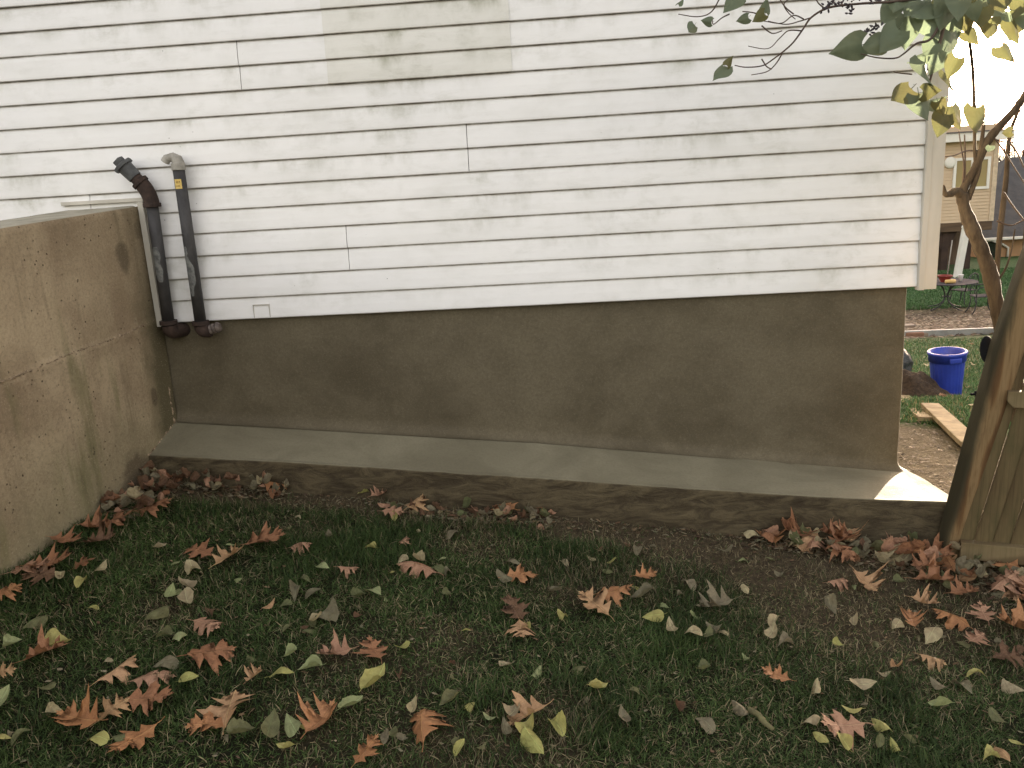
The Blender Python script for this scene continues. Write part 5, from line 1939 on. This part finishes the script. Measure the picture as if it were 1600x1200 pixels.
drift(44, spot_fence, ['brown', 'rust', 'pink', 'gray', 'brown', 'pale'], 'in the brown litter under the fence', 'leaves littered under the fence', .055, .10, None, .6, .04)
for k in range(26):
    x, y = spot_right() if k % 2 else spot_fence()
    c = rsL.choice(['orange', 'rust', 'pink', 'tan', 'rust'])
    leaf_obj('oak_leaf', OAK, c, (x, y, gz(x, y) + .03), rsL.uniform(.10, .15), rsL.uniform(0, 360), f'{CN[c]} oak leaf mixed into the drift by the fence', 'oak leaves mixed into the fence drift', .5, .03)


def spot_lawn():
    while True:
        x, y = rsL.uniform(-1.9, 1.9), rsL.uniform(-2.1, -.45)
        if x > conc_x(y) + .1:
            return x, y


drift(110, spot_lawn, ['olive', 'gray', 'pale', 'brown', 'gray', 'green', 'yellow', 'olive'], 'sunk in the lawn grass', 'small leaf scraps sunk in the lawn', .025, .058, OV, .35, 0, 'fallen_leaf')


def spot_yard():
    while True:
        y = rsL.uniform(2.6, 10.0)
        x = 1.7 + (y + 3.8) * rsL.uniform(.0, .36)
        if y > 2.3 + (2.95 - x) + .2 and (x - bp.x) ** 2 + (y - bp.y) ** 2 > .1:
            return x, y


drift(55, spot_yard, ['pale', 'tan', 'pink', 'pale'], 'on the neighbour grass by the blue bin', 'leaves on the neighbour grass', .06, .11, OV, .3, .01, 'fallen_leaf')

# leaf crumbs and litter nobody could count


def crumbs(name, spots, sizes, palette):
    vs, fs, cols = [], [], []
    for (x, y), s in zip(spots, sizes):
        z = gz(x, y)
        a = rsL.uniform(0, 6.28)
        c = np.array(rsL.choice(palette)) * rsL.uniform(.6, 1.2)
        o = len(vs)
        tl = rsL.uniform(-.5, .5)
        for k, (r, q) in enumerate(((1, 0), (.55, 1.1), (.8, 2.2), (.95, 3.2), (.5, 4.3), (.75, 5.2))):
            dx_, dy_ = s * r * math.cos(a + q), s * r * math.sin(a + q) * .7
            vs.append((x + dx_, y + dy_, z + .008 + tl * dx_ + rsL.uniform(0, .3) * s))
            cols.append(c)
        fs += [(o, o + 1, o + 2), (o, o + 2, o + 3), (o, o + 3, o + 4), (o, o + 4, o + 5)]
    me = fast_mesh(name, np.array(vs), None, np.array(fs), np.array(cols))
    tag(link_mesh(name, me, blade_mat()), kind='stuff')


sp, sz = [], []
for k in range(3400):
    q = rsL.random()
    x, y = spot_corner() if q < .14 else spot_mid() if q < .26 else spot_right() if q < .50 else spot_fence() if q < .66 else spot_lawn()
    sp.append((x, y))
    sz.append(rsL.uniform(.006, .020) if q < .66 else rsL.uniform(.004, .012))
for k in range(700):
    x = -2.0 + 3.6 * rsL.random()
    sp.append((x, float(ledge_edge(x)) - .012 - .13 * rsL.random() ** 1.5))
    sz.append(rsL.uniform(.005, .016))
crumbs('leaf_litter', sp, sz, [(.16, .10, .06), (.24, .17, .10), (.10, .065, .045), (.28, .24, .16), (.20, .19, .12)])
sp, sz = [], []
for k in range(2600):
    y = rsL.uniform(10.8, 18.8)
    sp.append(((y + 3.8) * rsL.uniform(.36, .58), y))
    sz.append(rsL.uniform(.03, .075))
crumbs('yard_litter', sp, sz, [(.15, .105, .062), (.20, .14, .09), (.09, .062, .04), (.25, .21, .14)])
sp, sz = [], []
for k in range(1500):
    y = rsL.uniform(.0, 2.6)
    sp.append((1.6 + rsL.uniform(0, 1.6), y))
    sz.append(rsL.uniform(.006, .022))
crumbs('dirt_clods', sp, sz, [(.12, .10, .065), (.19, .165, .11), (.05, .04, .025)])

# a short stick in the grass
sa, sb = on_ground(1170, 1122), on_ground(1208, 1150)
sa.z += .03
sb.z += .022
tk = MB().tube([sa - sa, (sb - sa) * .35 + Vector((.006, 0, .004)), (sb - sa) * .7 + Vector((-.004, 0, .002)), sb - sa], [.009, .008, .0085, .006], 7).build('stick', plain('mossy_stick', (.17, .16, .07), (.11, .10, .05), 40, .9, .002), smooth=True)
tk.location = sa
tag(tk, 'short greenish stick lying in the grass below a grey round leaf', 'stick')
